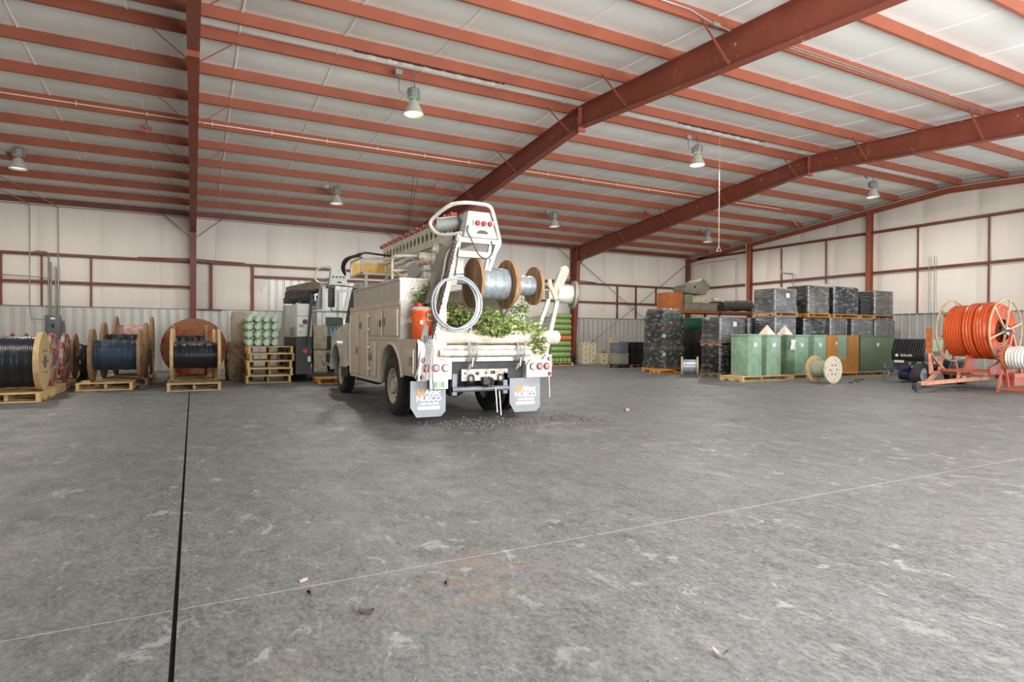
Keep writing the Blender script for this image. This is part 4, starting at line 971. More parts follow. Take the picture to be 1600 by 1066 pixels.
TXTW = P('printed_white', (232, 232, 230), 0.6, 0, 0.0); TXTO = P('printed_orange', (206, 150, 74), 0.6, 0, 0.0); TXTG = P('printed_grey', (150, 150, 150), 0.6)
def flap(x0, x1, z0, z1, y):
    m = MB(); c = 0.08
    m.prism([(x0, z0 + 0.16), (x0 + 0.10, z0), (x1 - c, z0), (x1, z0 + c), (x1, z1), (x0, z1)], 'Y', y, y + 0.014)
    f = tp(m, 'mud_flap', FLAP, smooth=False)
    o = truck.location; cx = (x0 + x1) / 2 + 0.01
    R90 = (math.pi / 2, 0, 0); yy = y - 0.002 - o[1]
    text('print', 'Altec', 0.125, TXTW, f, (cx + 0.065 - o[0], yy, z1 - 0.185), R90, 0.001, bold=0.003)
    text('print', 'NUECO', 0.12, TXTW, f, (cx - o[0], yy, z1 - 0.285), R90, 0.001, bold=0.003)
    text('print', '1-800-952-5832', 0.052, TXTW, f, (cx - o[0], yy, z1 - 0.365), R90, 0.001, bold=0.001)
    MB().box(cx - 0.185 - o[0], cx + 0.185 - o[0], yy - 0.001, yy + 0.003, z1 - 0.455, z1 - 0.405).build('print_bar', TXTW, f, smooth=False)
    text('print', 'www.nueco.com', 0.044, TXTG, f, (cx - o[0], yy - 0.002, z1 - 0.428), R90, 0.001)
    m = MB()
    bx = cx - 0.135 - o[0]; bz = z1 - 0.185
    m.box(bx - 0.055, bx + 0.055, yy - 0.001, yy + 0.003, bz - 0.05, bz + 0.05); m.build('print_logo', TXTO, f, smooth=False)
    m = MB(); m.beam((bx - 0.04, yy - 0.002, bz + 0.03), (bx + 0.04, yy - 0.002, bz + 0.01), 0.01, 0.002, up=(0, 1, 0)); m.beam((bx - 0.02, yy - 0.002, bz - 0.045), (bx + 0.01, yy - 0.002, bz + 0.02), 0.01, 0.002, up=(0, 1, 0)); m.beam((bx + 0.02, yy - 0.002, bz - 0.045), (bx + 0.03, yy - 0.002, bz + 0.02), 0.01, 0.002, up=(0, 1, 0)); m.build('print_logo', FLAP, f, smooth=False)
flap(3.01, 3.60, 0.125, 0.70, 9.14); flap(4.76, 5.36, 0.12, 0.70, 9.14)
m = MB(); m.box(3.28, 3.59, YB - 0.035, YB - 0.028, 0.575, 0.735); lp = tp(m, 'licence_plate', P('plate_white', (224, 226, 220), 0.4, 0, 0.08, 20), smooth=False)
m = MB(); m.box(3.36, 3.41, YB - 0.037, YB - 0.034, 0.60, 0.69); m.box(3.47, 3.53, YB - 0.037, YB - 0.034, 0.60, 0.69); tp(m, 'plate_print', P('plate_green', (96, 150, 128), 0.5), lp, smooth=False)
m = MB(); m.box(3.42, 3.465, YB - 0.0375, YB - 0.034, 0.61, 0.68); tp(m, 'plate_emblem', P('plate_orange', (214, 160, 84), 0.5), lp, smooth=False)
# hitch plate with sockets and hooks, low step bumper
m = MB(); m.box(3.86, 4.70, 9.10, 9.14, 0.68, 0.87); hp = tp(m, 'hitch_plate', WHITE_DIRTY, smooth=False)
m = MB()
for x in (4.02, 4.56): m.tube([(x + 0.05 * math.cos(q), 9.07, 0.72 + 0.06 * math.sin(q)) for q in [i * math.pi / 6 for i in range(12)]], 0.014, 6, closed=True)
m.box(4.20, 4.36, 8.98, 9.10, 0.62, 0.74); m.tube([(4.28, 9.0, 0.74), (4.36, 8.95, 0.70), (4.34, 8.95, 0.60), (4.26, 8.96, 0.60)], 0.024, 8); m.cyl((4.14, 9.09, 0.80), (4.14, 9.08, 0.80), 0.03, 8)
for x in (3.92, 4.12, 4.30, 4.44, 4.64):
    m.box(x - 0.012, x + 0.012, 9.085, 9.10, 0.79, 0.82)
m.box(4.38, 4.46, 9.085, 9.10, 0.79, 0.84)
tp(m, 'hitch_hooks', DKST, hp)
m = MB(); m.cyl((3.70, 9.12, 0.545), (4.72, 9.12, 0.545), 0.045, 14)
for x in (3.74, 4.66): m.box(x - 0.04, x + 0.04, 9.10, 9.2, 0.45, 0.80)
tp(m, 'step_bumper', MIDST)
m = MB(); m.box(3.6, 5.05, 9.2, 9.3, 0.7, 1.0); tp(m, 'rear_crossmember', DKST, smooth=False)
m = MB()
for (x, z) in ((4.45, 0.55), (4.52, 0.5)): m.tube([(x, 9.05, z), (x + 0.01, 9.03, z - 0.2), (x + 0.02, 9.02, z - 0.40)], 0.010, 6)
m.tube([(5.45, 8.99, 0.72), (5.46, 8.98, 0.36)], 0.006, 6)
tp(m, 'hanging_strap', HINGE)
# ladder-like tools in the left corner: wand, loose cables
m = MB(); m.prism([(3.13, 1.36), (3.24, 1.30), (3.26, 1.55), (3.21, 1.62), (3.17, 1.52)], 'Y', 9.02, 9.045); tp(m, 'shovel_blade', P('dark_shovel', (96, 92, 86), 0.5, 0.3), smooth=False)
m = MB()
for k in range(4): m.tube([(3.20 + 0.03 * k, 9.0, 1.42), (3.24 + 0.03 * k, 8.99, 1.2), (3.16 + 0.05 * k, 8.98, 0.9), (3.14 + 0.07 * k, 9.0, 0.55)], 0.009, 6)
m.tube([(3.14, 9.05, 1.2), (3.10, 9.0, 0.95), (3.04, 9.0, 0.75)], 0.012, 6)
tp(m, 'loose_cables', STEEL)

# ------------------------------------------------------------------ things carried by the truck
DRUMW = P('dark_drum_core', (110, 84, 58), 0.8, 0, 0.2)
def wire_reel(label, x0, x1, R, cr, z, y):
    t = thing('wire_reel', label, 'reel', ((x0 + x1) / 2, y, z - R), 0, 'wooden wire reels on the truck')
    w = x1 - x0; th = 0.055
    for s in (0, 1):
        xs = -w/2 if s == 0 else w/2 - th
        ring = MB(); ring.lathe([(R, xs + 0.012), (R, xs + th - 0.012), (R - 0.03, xs + th - 0.01), (R - 0.03, xs + 0.01)], (0, 0, R), (1, 0, 0), 40, closed=True)
        fl = ring.build('flange', WOOD_B, t)
        n = 7; ww = 2 * R / n
        for i in range(n):
            a = -R + i * ww + 0.003; b = -R + (i + 1) * ww - 0.003; pts = [(a + (b - a) * k / 5, math.sqrt(max(R*R - (a + (b - a) * k / 5)**2, 1e-4))) for k in range(6)]
            m = MB(); m.prism([(p, q + R) for p, q in pts] + [(p, -q + R) for p, q in reversed(pts)], 'X', xs + (0.004 if i % 2 else 0), xs + th - (0.004 if i % 3 == 1 else 0))
            m.build('plank', WOOD_B, fl, smooth=False)
        m = MB()
        sg = -1 if s == 0 else 1; xo = -w/2 if s == 0 else w/2
        m.cyl((xo, 0, R), (xo + sg * 0.015, 0, R), 0.07, 14)
        for k in range(5):
            q = k * 2 * math.pi / 5; m.cyl((xo, 0.2 * math.cos(q), R + 0.2 * math.sin(q)), (xo + sg * 0.014, 0.2 * math.cos(q), R + 0.2 * math.sin(q)), 0.02, 6)
        m.build('hub_hardware', STEEL, fl)
    MB().lathe(windings(cr, -w/2 + th + 0.004, w/2 - th - 0.004, 26), (0, 0, R), (1, 0, 0), 36).build('strand', CAB_G, t)
    return t
wire_reel('larger wooden reel of bare wire held at the back of the truck', 4.12, 4.80, 0.42, 0.27, 2.30, 9.30)
wire_reel('smaller wooden reel of bare wire beside the larger one on the truck', 4.83, 5.34, 0.335, 0.17, 2.30, 9.30)
# coil of grey cable hung on the mast
hc = thing('cable_coil', 'coil of grey cable hung over the truck mast post', 'coil', (3.66, 8.93, 1.50))
for k in range(6):
    m = MB(); rr = 0.40 + 0.012 * (k % 3)
    m.tube([(rr * math.cos(q) * 0.95 + 0.012 * k, -0.02 * (k % 2) + 0.012 * math.sin(2 * q + k), 0.425 + (rr + 0.015 * math.sin(q * 2 + k)) * math.sin(q)) for q in [i * 2 * math.pi / 40 for i in range(40)]], 0.013, 8, closed=True)
    m.build('loop', P('grey_cable', (162, 168, 174), 0.35, 0.2, 0.12), hc)
m = MB(); m.tube([(0.33, 0, 0.15), (0.27, -0.02, 0.0), (0.24, -0.02, -0.2), (0.22, 0, -0.35)], 0.008, 6); m.build('tie', P('grey_cable', (162, 168, 174)), hc)
# orange drinks cooler on the tail shelf
co = thing('drinks_cooler', 'orange round drinks cooler with white lid on the truck tail', 'cooler', (3.32, 9.48, 1.36))
ORG = P('orange_cooler_plastic', (226, 92, 40), 0.4, 0, 0.08, 4)
MB().lathe([(0.0, 0), (0.155, 0.0), (0.165, 0.03), (0.178, 0.30), (0.182, 0.42), (0.186, 0.43), (0.186, 0.46), (0.0, 0.46)], (0, 0, 0), (0, 0, 1), 28).build('body', ORG, co)
MB().lathe([(0.0, 0.47), (0.19, 0.462), (0.195, 0.48), (0.188, 0.515), (0.10, 0.53), (0.0, 0.53)], (0, 0, 0), (0, 0, 1), 28).build('lid', P('cooler_lid', (196, 176, 160), 0.5, 0, 0.1), co)
MB().cyl((-0.06, 0.0, 0.53), (-0.06, 0.0, 0.58), 0.07, 16).build('cap', P('cooler_red_cap', (176, 44, 40), 0.4), co)
m = MB(); m.tube([(0.02, -0.185, 0.40), (0.02, -0.20, 0.30), (0.13, -0.165, 0.30), (0.13, -0.165, 0.40)], 0.012, 8, closed=True); m.build('handle', VTAB, co)
MB().box(-0.10, -0.05, -0.178, -0.16, 0.24, 0.30).build('sticker', VTAB, co, smooth=False)
MB().lathe([(0.184, 0.35), (0.188, 0.36), (0.184, 0.37)], (0, 0, 0), (0, 0, 1), 28).build('band', ORG, co)
# cut leafy branches piled on the deck
LEAFS = P('olive_green_leaves', (104, 132, 62), 0.55, 0, 0.3, 3, col2=(158, 176, 104), lo=0.4, hi=0.6)
def leaf_heap(name, label, spots, n, seed, size=(0.035, 0.10)):
    c = spots[0][0]; t = thing(name, label, 'branches', (c[0], c[1], c[2] - spots[0][1][2]))
    rr = random.Random(seed); m = MB(); tw = MB(); off = t.location
    tot = sum(s[2] for s in spots)
    for (cc, rad, wgt) in spots:
        for k in range(int(n * wgt / tot)):
            u = [rr.gauss(0, 0.5) for _ in range(3)]
            p = Vector((cc[0] + u[0] * rad[0], cc[1] + u[1] * rad[1], cc[2] + u[2] * rad[2])) - off
            d = Vector((rr.uniform(-1, 1), rr.uniform(-1, 1), rr.uniform(-0.8, 0.6))).normalized(); L = rr.uniform(*size)
            w = d.cross(Vector((rr.uniform(-1, 1), rr.uniform(-1, 1), rr.uniform(-1, 1)))).normalized() * L * 0.22
            up = d.cross(w).normalized() * L * 0.08
            m._add([p, p + d * L * 0.5 + w + up, p + d * L, p + d * L * 0.5 - w + up, p + d * L * 0.5], [(0, 1, 4), (1, 2, 4), (2, 3, 4), (3, 0, 4)])
        for k in range(int(10 * wgt) + 2):
            a = Vector((cc[0] + rr.uniform(-1, 1) * rad[0], cc[1] + rr.uniform(-1, 1) * rad[1], cc[2] - rr.uniform(0, 0.8) * rad[2])) - off
            b = a + Vector((rr.uniform(-0.3, 0.3), rr.uniform(-0.2, 0.2), rr.uniform(-0.1, 0.15)))
            tw.tube([a, (a + b) / 2 + Vector((0, 0, 0.03)), b], [0.009, 0.006, 0.003], 5)
    o = m.build('leaves', LEAFS, t, smooth=False, fix=False); o['kind'] = 'stuff'
    tw.build('twigs', P('brown_twig', (110, 86, 58), 0.8), t)
    return t
leaf_heap('leafy_branches', 'heap of cut leafy green branches under the wire reels on the truck',
          [((4.30, 9.55, 1.66), (0.75, 0.35, 0.20), 5.0), ((4.85, 9.35, 1.58), (0.40, 0.25, 0.12), 2.0), ((5.25, 9.1, 1.38), (0.16, 0.12, 0.22), 1.3), ((3.85, 9.9, 1.85), (0.35, 0.3, 0.2), 1.2), ((4.45, 9.0, 1.50), (0.35, 0.08, 0.08), 0.7), ((5.1, 9.4, 1.9), (0.12, 0.15, 0.12), 0.2)], 4200, 21, (0.05, 0.12))
leaf_heap('leafy_sprig', 'small leafy sprig poking up behind the orange cooler', [((3.52, 9.75, 2.12), (0.10, 0.12, 0.22), 1.0), ((3.42, 9.75, 2.0), (0.10, 0.1, 0.1), 0.5)], 330, 22, (0.05, 0.10))
leaf_heap('dry_branches', 'dry brown branches on the truck deck left of the larger wire reel', [((3.80, 9.75, 1.75), (0.3, 0.3, 0.22), 1.0)], 420, 23, (0.05, 0.12))['label']
bpy.data.objects['dry_branches'].children[0].data.materials[0] = P('dry_brown_leaves', (142, 118, 74), 0.7, 0, 0.3, 4)
# ------------------------------------------------------------------ second truck parked further in
t2 = thing('derrick_truck', 'dark second derrick truck parked beyond the white truck', 'truck', (3.9, 21.0, 0))
def t2p(m, name, mat, parent=None, **k): return shift(m, t2).build(name, mat, parent or t2, **k)
GREYW = P('grey_white_paint', (196, 200, 196), 0.45, 0, 0.1, 3)
GREYM = P('mid_grey_paint', (134, 136, 132), 0.5, 0.1, 0.15, 3)
m = MB(); m.box(3.2, 4.7, 19.4, 26.0, 0.55, 0.85); t2p(m, 'chassis', DKST, smooth=False)
def w2(cx, cy, r, w):
    m = MB(); m.lathe([(r*0.56, -w/2), (r*0.8, -w/2), (r*0.95, -w/2 + 0.02), (r, -w/2 + 0.05), (r, w/2 - 0.05), (r*0.95, w/2 - 0.02), (r*0.8, w/2), (r*0.56, w/2)], (cx, cy, r), (1, 0, 0), 28); o = t2p(m, 'wheel', RUBBER)
    m = MB(); m.lathe([(0.0, -w*0.3), (r*0.56, -w*0.42), (r*0.57, w*0.42), (0.0, w*0.3)], (cx, cy, r), (1, 0, 0), 20); t2p(m, 'rim', RIM, o)
for x in (3.0, 4.85):
    w2(x, 20.6, 0.52, 0.5); w2(x, 24.6, 0.5, 0.28)
for a_, b_, c_ in ((2.72, 3.16, 0.25), (4.6, 5.05, 0.6)):
    m = MB(); m.box(a_, b_, 19.05, 21.8, c_, 1.36); t2p(m, 'lower_body', P('near_black_body', (44, 46, 48), 0.5, 0, 0.2), smooth=False)
m = MB(); m.box(2.74, 3.16, 19.0, 21.6, 1.38, 2.36); bx = t2p(m, 'white_cabinet', GREYW, bevel=0.012)
m = MB(); m.box(2.735, 3.165, 18.992, 19.0, 1.98, 2.0); t2p(m, 'seam', GREYM, bx, smooth=False)
m = MB(); m.cyl((2.97, 19.0, 1.82), (2.97, 18.985, 1.82), 0.075, 20); rr_ = t2p(m, 'round_sticker', P('dark_red_round', (96, 34, 36), 0.5), bx)
m = MB(); m.box(2.80, 2.93, 18.988, 19.0, 1.66, 1.74); m.box(2.80, 2.86, 18.988, 19.0, 1.48, 1.52); t2p(m, 'sticker_print', GREYM, bx, smooth=False)
m = MB(); m.cyl((2.98, 19.05, 0.94), (2.98, 19.02, 0.94), 0.07, 16); t2p(m, 'tail_lamp', LENS_R)
m = MB(); m.box(3.05, 3.14, 19.0, 19.05, 0.62, 0.78); t2p(m, 'tail_plate', GREYW, smooth=False)
m = MB(); m.beam((3.05, 18.95, 1.20), (3.16, 18.95, 2.66), 0.07, 0.06, up=(0, 1, 0)); t2p(m, 'black_post', BLACK, smooth=False)
m = MB(); m.cyl((3.14, 19.0, 2.14), (4.45, 19.6, 2.16), 0.028, 10); t2p(m, 'hand_rail', GREYM)
m = MB(); m.box(3.62, 3.72, 19.8, 19.9, 0.85, 2.95); p1 = t2p(m, 'white_post', GREYW, smooth=False)
m = MB(); m.beam((3.52, 20.0, 2.25), (3.68, 20.0, 3.05), 0.18, 0.12, up=(0, 1, 0)); t2p(m, 'grey_strut', GREYM, smooth=False)
m = MB(); m.beam((4.28, 19.9, 1.95), (4.50, 19.9, 2.95), 0.10, 0.08, up=(0, 1, 0)); m.box(3.7, 4.45, 19.85, 19.95, 2.82, 2.90); t2p(m, 'white_frame', GREYW, smooth=False)
m = MB()
for k in range(16): m.tube([(4.08 + 0.04 * math.cos(q) + 0.02 * (k % 2), 19.75, 2.78 - 0.05 * k + 0.035 * math.sin(q)) for q in [i * math.pi / 4 for i in range(8)]], 0.010, 5, closed=True)
t2p(m, 'chain', STEEL)
m = MB(); m.hexa([(3.86, 19.95, 3.02), (4.44, 19.95, 3.05), (4.44, 20.25, 3.05), (3.86, 20.25, 3.02), (3.93, 19.98, 3.58), (4.38, 19.98, 3.58), (4.38, 20.25, 3.58), (3.93, 20.25, 3.58)]); hd = t2p(m, 'lamp_head', GREYW, bevel=0.02)
for k in range(4):
    m = MB(); x = 3.99 + 0.11 * k; m.cyl((x, 19.97, 3.30), (x, 19.955, 3.30), 0.036, 14); t2p(m, 'dark_lens', P('dark_lamp', (90, 58, 54), 0.4), hd)
m = MB(); m.prism([(4.10 + 0.08 * (1 - math.cos(q)), 3.11 + 0.05 * math.sin(q)) for q in [i * math.pi / 8 for i in range(9)]], 'Y', 19.94, 19.96); t2p(m, 'slot', BLACK, hd, smooth=False)
m = MB(); m.tube([(3.86, 20.1, 3.1), (3.58, 20.4, 3.15), (3.50, 20.5, 3.38), (3.62, 20.4, 3.60), (3.95, 20.1, 3.66)], 0.03, 8, sm=4); t2p(m, 'guard_loop', GREYW, hd)
m = MB(); m.beam((3.98, 20.2, 3.14), (3.10, 23.4, 3.02), 0.26, 0.28); bm2 = t2p(m, 'boom', P('tan_grey_boom', (142, 136, 120), 0.55, 0.1, 0.2, 5), smooth=False)
m = MB(); m.beam((3.80, 20.6, 2.90), (3.15, 22.8, 2.82), 0.10, 0.10); m.cyl((3.62, 20.9, 2.86), (3.30, 22.2, 2.84), 0.06, 10); t2p(m, 'boom_cylinder', DKST, bm2)
m = MB(); m.box(2.85, 3.6, 21.2, 22.6, 2.62, 2.92); m.box(2.75, 3.1, 21.0, 22.2, 2.5, 2.7); t2p(m, 'turret_machinery', DKST, smooth=False, bevel=0.02)
m = MB()
for k in range(9): m.tube([(2.75 + 0.09 * k, 21.0, 2.62), (2.8 + 0.1 * k, 20.9, 2.45 - 0.03 * (k % 3)), (2.95 + 0.1 * k, 20.9, 2.55), (3.1 + 0.08 * k, 21.1, 2.75)], 0.022, 6)
t2p(m, 'hose_bundle', BLACK)
m = MB(); m.cyl((3.0, 21.6, 1.0), (3.0, 21.6, 2.6), 0.0, 6) if False else m.cyl((3.55, 21.8, 0.85), (3.55, 21.8, 2.62), 0.26, 20); t2p(m, 'turret', GREYM)
m = MB(); m.prism([(23.4, 0.7), (23.4, 2.5), (24.6, 2.55), (25.2, 1.75), (26.4, 1.55), (26.4, 0.7)], 'X', 3.05, 4.85); t2p(m, 'cab', P('dull_white_cab', (170, 172, 168), 0.5), bevel=0.03)
m = MB(); m.beam((3.28, 19.2, 0.72), (4.15, 18.9, 0.30), 0.08, 0.08); t2p(m, 'outrigger_strut', GREYM, smooth=False)
m = MB(); m.box(3.22, 3.62, 19.05, 19.4, 1.0, 1.72); m.box(3.24, 3.60, 19.1, 19.4, 0.3, 1.0); t2p(m, 'tan_tool_bin', P('tan_canvas', (150, 142, 122), 0.8, 0, 0.25, 8, 0.2, 30), bevel=0.02)
m = MB(); m.box(3.66, 4.3, 19.3, 20.0, 0.95, 1.0); m.box(3.66, 4.3, 19.95, 20.0, 1.0, 2.0); t2p(m, 'rear_shelf', P('dark_green_shelf', (46, 62, 52), 0.5), smooth=False)
# crate of glass insulators on its shelf
wc = thing('wire_crate', 'wire crate of glass insulators on the second truck', 'crate', (3.98, 19.45, 1.40))
m = MB()
for z in (0.0, 0.28):
    for y in (-0.14, 0.14): m.box(-0.36, 0.36, y - 0.008, y + 0.008, z, z + 0.016)
    for x in (-0.36, 0.36): m.box(x - 0.008, x + 0.008, -0.14, 0.14, z, z + 0.016)
for k in range(7): m.box(-0.36 + 0.12 * k - 0.004, -0.36 + 0.12 * k + 0.004, -0.148, -0.14, 0, 0.29)
m.build('wire_frame', STEEL, wc, smooth=False)
MB().box(-0.36, 0.36, -0.14, 0.14, -0.40, -0.005).build('base_box', BLACK, wc, smooth=False)
GLASSI = P('blue_green_glass', (120, 164, 170), 0.12, 0, 0.2, 4, coat=1.0)
GIM = MB().lathe([(0.0, 0.0), (0.045, 0.0), (0.05, 0.03), (0.045, 0.16), (0.05, 0.18), (0.03, 0.24), (0.0, 0.26)], (0, 0, 0), (0, 0, 1), 14).mesh('glass_insulator', GLASSI)
for k in range(6):
    tag(link('glass_insulator', GIM, None, (3.98 - 0.29 + 0.115 * k, 19.43, 1.402)), 'blue green glass insulator standing in the wire crate', 'insulator', 'glass insulators in the wire crate')
pallet((3.75, 18.6, 0), 'half hidden pallet on the floor beside the truck front wheel', w=1.1, d=0.9, h=0.16, mat=WOOD_O)

# ------------------------------------------------------------------ green rolls on the far right of the white truck
pallet((15.95, 25.6, 0), 'pallet under the green roll stack by the red column', w=1.25, d=1.1, h=0.15, mat=WOOD_N)
RB = roll_mesh(0.115, 1.0, GREEN2); RX = roll_mesh(0.135, 1.15, GREEN2, 'X')
for i in range(5):
    tag(link('green_roll', RB, None, (15.46 + i * 0.235, 25.1, 0.15 + 0.116)), ('first', 'second', 'third', 'fourth', 'fifth')[i] + ' green roll from the left in the bottom layer by the red column', 'roll', 'green rolls stacked by the red column')
ordn = ('second', 'third', 'fourth', 'fifth', 'sixth', 'seventh', 'eighth', 'ninth')
OR_STRAP = P('orange_strapped_roll', (196, 110, 62), 0.5, 0, 0.15, 6)
RXO = roll_mesh(0.135, 1.15, OR_STRAP, 'X')
for j in range(8):
    tag(link('green_roll', RXO if j == 3 else RX, None, (15.38 + 0.03 * (j % 2), 25.28, 0.386 + 0.138 + j * 0.272)), ('orange tinted' if j == 3 else 'green') + f' roll lying crosswise, {ordn[j]} layer up by the red column', 'roll', 'green rolls stacked by the red column')

# ------------------------------------------------------------------ cream crates, grey crates by the back wall
CREAM = P('cream_carton', (214, 202, 172), 0.7, 0, 0.1, 5)
SLOT = P('dark_hand_slot', (84, 72, 56), 0.9)
def carton(loc, sx, sy, sz, label, mat=CREAM, rz=0.0, group='cream cartons by the back wall'):
    t = thing('carton', label, 'carton', loc, rz, group)
    MB().box(-sx/2, sx/2, -sy/2, sy/2, 0, sz * 0.82).build('box', mat, t, bevel=0.006)
    MB().box(-sx/2 - 0.008, sx/2 + 0.008, -sy/2 - 0.008, sy/2 + 0.008, sz * 0.82, sz - 0.003).build('lid', mat, t, bevel=0.006)
    MB().box(-sx*0.16, sx*0.16, -sy/2 - 0.004, -sy/2 + 0.01, sz * 0.55, sz * 0.68).build('hand_slot', SLOT, t, smooth=False)
    return t
CR = [('left', 18.07, 26.35), ('right', 18.50, 26.30)]
lay5 = ('bottom', 'second', 'third', 'top')
for j in range(4):
    carton((18.06 + (0.03 if j == 3 else 0.0), 26.35, j * 0.285), 0.42, 0.5, 0.285, f'cream carton, {lay5[j]} of the tall left stack by the red column')
for j in range(4):
    if j < 3 or True: carton((18.50, 26.33, j * 0.270), 0.38, 0.5, 0.27, f'cream carton, {lay5[j]} of the tall right stack by the red column')
for j in range(2): carton((18.93, 25.95, j * 0.27), 0.46, 0.5, 0.27, f'{("lower", "upper")[j]} cream carton of the short front stack by the back wall')
lumpy('tan_bundle', 'low tan bundle right of the short carton stack', 'bundle', (19.55, 26.25, 0), (0.5, 0.6, 0.66), P('tan_carton', (176, 160, 128), 0.8, 0, 0.15), 9, 0.04)
lumpy('black_bag', 'small black bag on the floor beside the column foot', 'bag', (17.5, 26.6, 0), (0.35, 0.35, 0.42), BLACK, 10, 0.10)
gt = thing('crate_dolly', 'low wheeled dolly under the two grey crates', 'dolly', (17.42, 22.5, 0))
MB().box(-0.36, 0.36, -0.32, 0.32, 0.12, 0.17).build('platform', DKST, gt, smooth=False)
for sx in (-1, 1):
    for sy in (-1, 1): MB().cyl((sx * 0.28 - 0.02, sy * 0.25, 0.06), (sx * 0.28 + 0.02, sy * 0.25, 0.06), 0.06, 14).build('caster', RUBBER, gt)
GCR = P('grey_green_crate', (140, 138, 122), 0.6, 0, 0.1, 4); GCR2 = P('slate_crate', (104, 108, 112), 0.5, 0, 0.12, 4)
def crate(loc, sx, sy, sz, label, mat, group=None, ribs=5):
    t = thing('storage_crate', label, 'crate', loc, 0, group)
    MB().box(-sx/2, sx/2, -sy/2, sy/2, 0, sz).build('body', mat, t, bevel=0.012)
    MB().box(-sx/2 - 0.015, sx/2 + 0.015, -sy/2 - 0.015, sy/2 + 0.015, sz - 0.07, sz - 0.02).build('rim', mat, t, smooth=False)
    for k in range(ribs):
        x = -sx/2 + sx * (k + 0.5) / ribs; MB().box(x - 0.012, x + 0.012, -sy/2 - 0.012, -sy/2 + 0.005, 0.03, sz - 0.08).build('rib', mat, t, smooth=False)
    return t
crate((17.42, 22.5, 0.17), 0.62, 0.58, 0.48, 'lower grey green crate on the dolly', GCR)
crate((17.42, 22.5, 0.65), 0.58, 0.56, 0.50, 'upper slate grey crate on the dolly', GCR2)
pallet((18.32, 22.6, 0), 'pallet under the black crates left of the green wrapped stack', w=1.0, d=1.0, h=0.14, mat=WOOD_B)
for j in range(2):
    crate((18.32, 22.6, 0.14 + j * 0.52), 0.92, 0.9, 0.52, f'{("lower", "upper")[j]} black crate left of the green wrapped stack', BLACK, ribs=7)
tpn = MB().box(-0.18, 0.18, -0.04, 0.04, 0, 1.38).build('leaning_board', P('tan_board', (178, 164, 128), 0.7), None, loc=(17.62, 23.3, 0), bevel=0.01)
tag(tpn, 'tall tan board standing behind the grey crates', 'board')

# ------------------------------------------------------------------ wrapped stacks on pallets
def film_mat():
    m = bpy.data.materials.new('stretch_film'); m.use_nodes = True; nt = m.node_tree; N = nt.nodes; L = nt.links
    N.remove(N['Principled BSDF']); out = N['Material Output']
    tc = N.new('ShaderNodeTexCoord'); mp = N.new('ShaderNodeMapping'); mp.inputs['Scale'].default_value = (1, 1, 2.2); L.new(tc.outputs['Object'], mp.inputs[0])
    n = N.new('ShaderNodeTexNoise'); n.inputs['Scale'].default_value = 5; n.inputs['Detail'].default_value = 4; L.new(mp.outputs[0], n.inputs['Vector'])
    bp = N.new('ShaderNodeBump'); bp.inputs['Strength'].default_value = 0.7; bp.inputs['Distance'].default_value = 0.04; L.new(n.outputs['Fac'], bp.inputs['Height'])
    tr = N.new('ShaderNodeBsdfTransparent'); gl = N.new('ShaderNodeBsdfGlossy'); gl.inputs['Roughness'].default_value = 0.10; L.new(bp.outputs[0], gl.inputs['Normal'])
    fr = N.new('ShaderNodeFresnel'); fr.inputs['IOR'].default_value = 1.55; L.new(bp.outputs[0], fr.inputs['Normal'])
    m1 = N.new('ShaderNodeMixShader'); L.new(fr.outputs[0], m1.inputs[0]); L.new(tr.outputs[0], m1.inputs[1]); L.new(gl.outputs[0], m1.inputs[2])
    df = N.new('ShaderNodeBsdfDiffuse'); df.inputs['Color'].default_value = (0.8, 0.82, 0.84, 1)
    r = N.new('ShaderNodeValToRGB'); r.color_ramp.elements[0].position = 0.52; r.color_ramp.elements[0].color = (0.015,) * 3 + (1,); r.color_ramp.elements[1].position = 0.75; r.color_ramp.elements[1].color = (0.30,) * 3 + (1,); L.new(n.outputs['Fac'], r.inputs[0])
    m2 = N.new('ShaderNodeMixShader'); L.new(r.outputs[0], m2.inputs[0]); L.new(m1.outputs[0], m2.inputs[1]); L.new(df.outputs[0], m2.inputs[2]); L.new(m2.outputs[0], out.inputs['Surface'])
    return m
FILM = film_mat()
GLINT = P('white_film_glint', (226, 230, 232), 0.15, 0, 0.1, 20, coat=0.8)
GPL = P('graphite_plastic', (132, 132, 134), 0.35, 0, 0.12, 4, 0.05, 40)
KPL = P('black_ribbed_plastic', (44, 47, 54), 0.38, 0, 0.15, 4)
STICK = P('white_sticker', (226, 224, 216), 0.6, 0, 0.04)
PAL_P = P('pinkish_pallet_wood', (180, 140, 112), 0.8, 0, 0.2, 6, 0.1, 40)
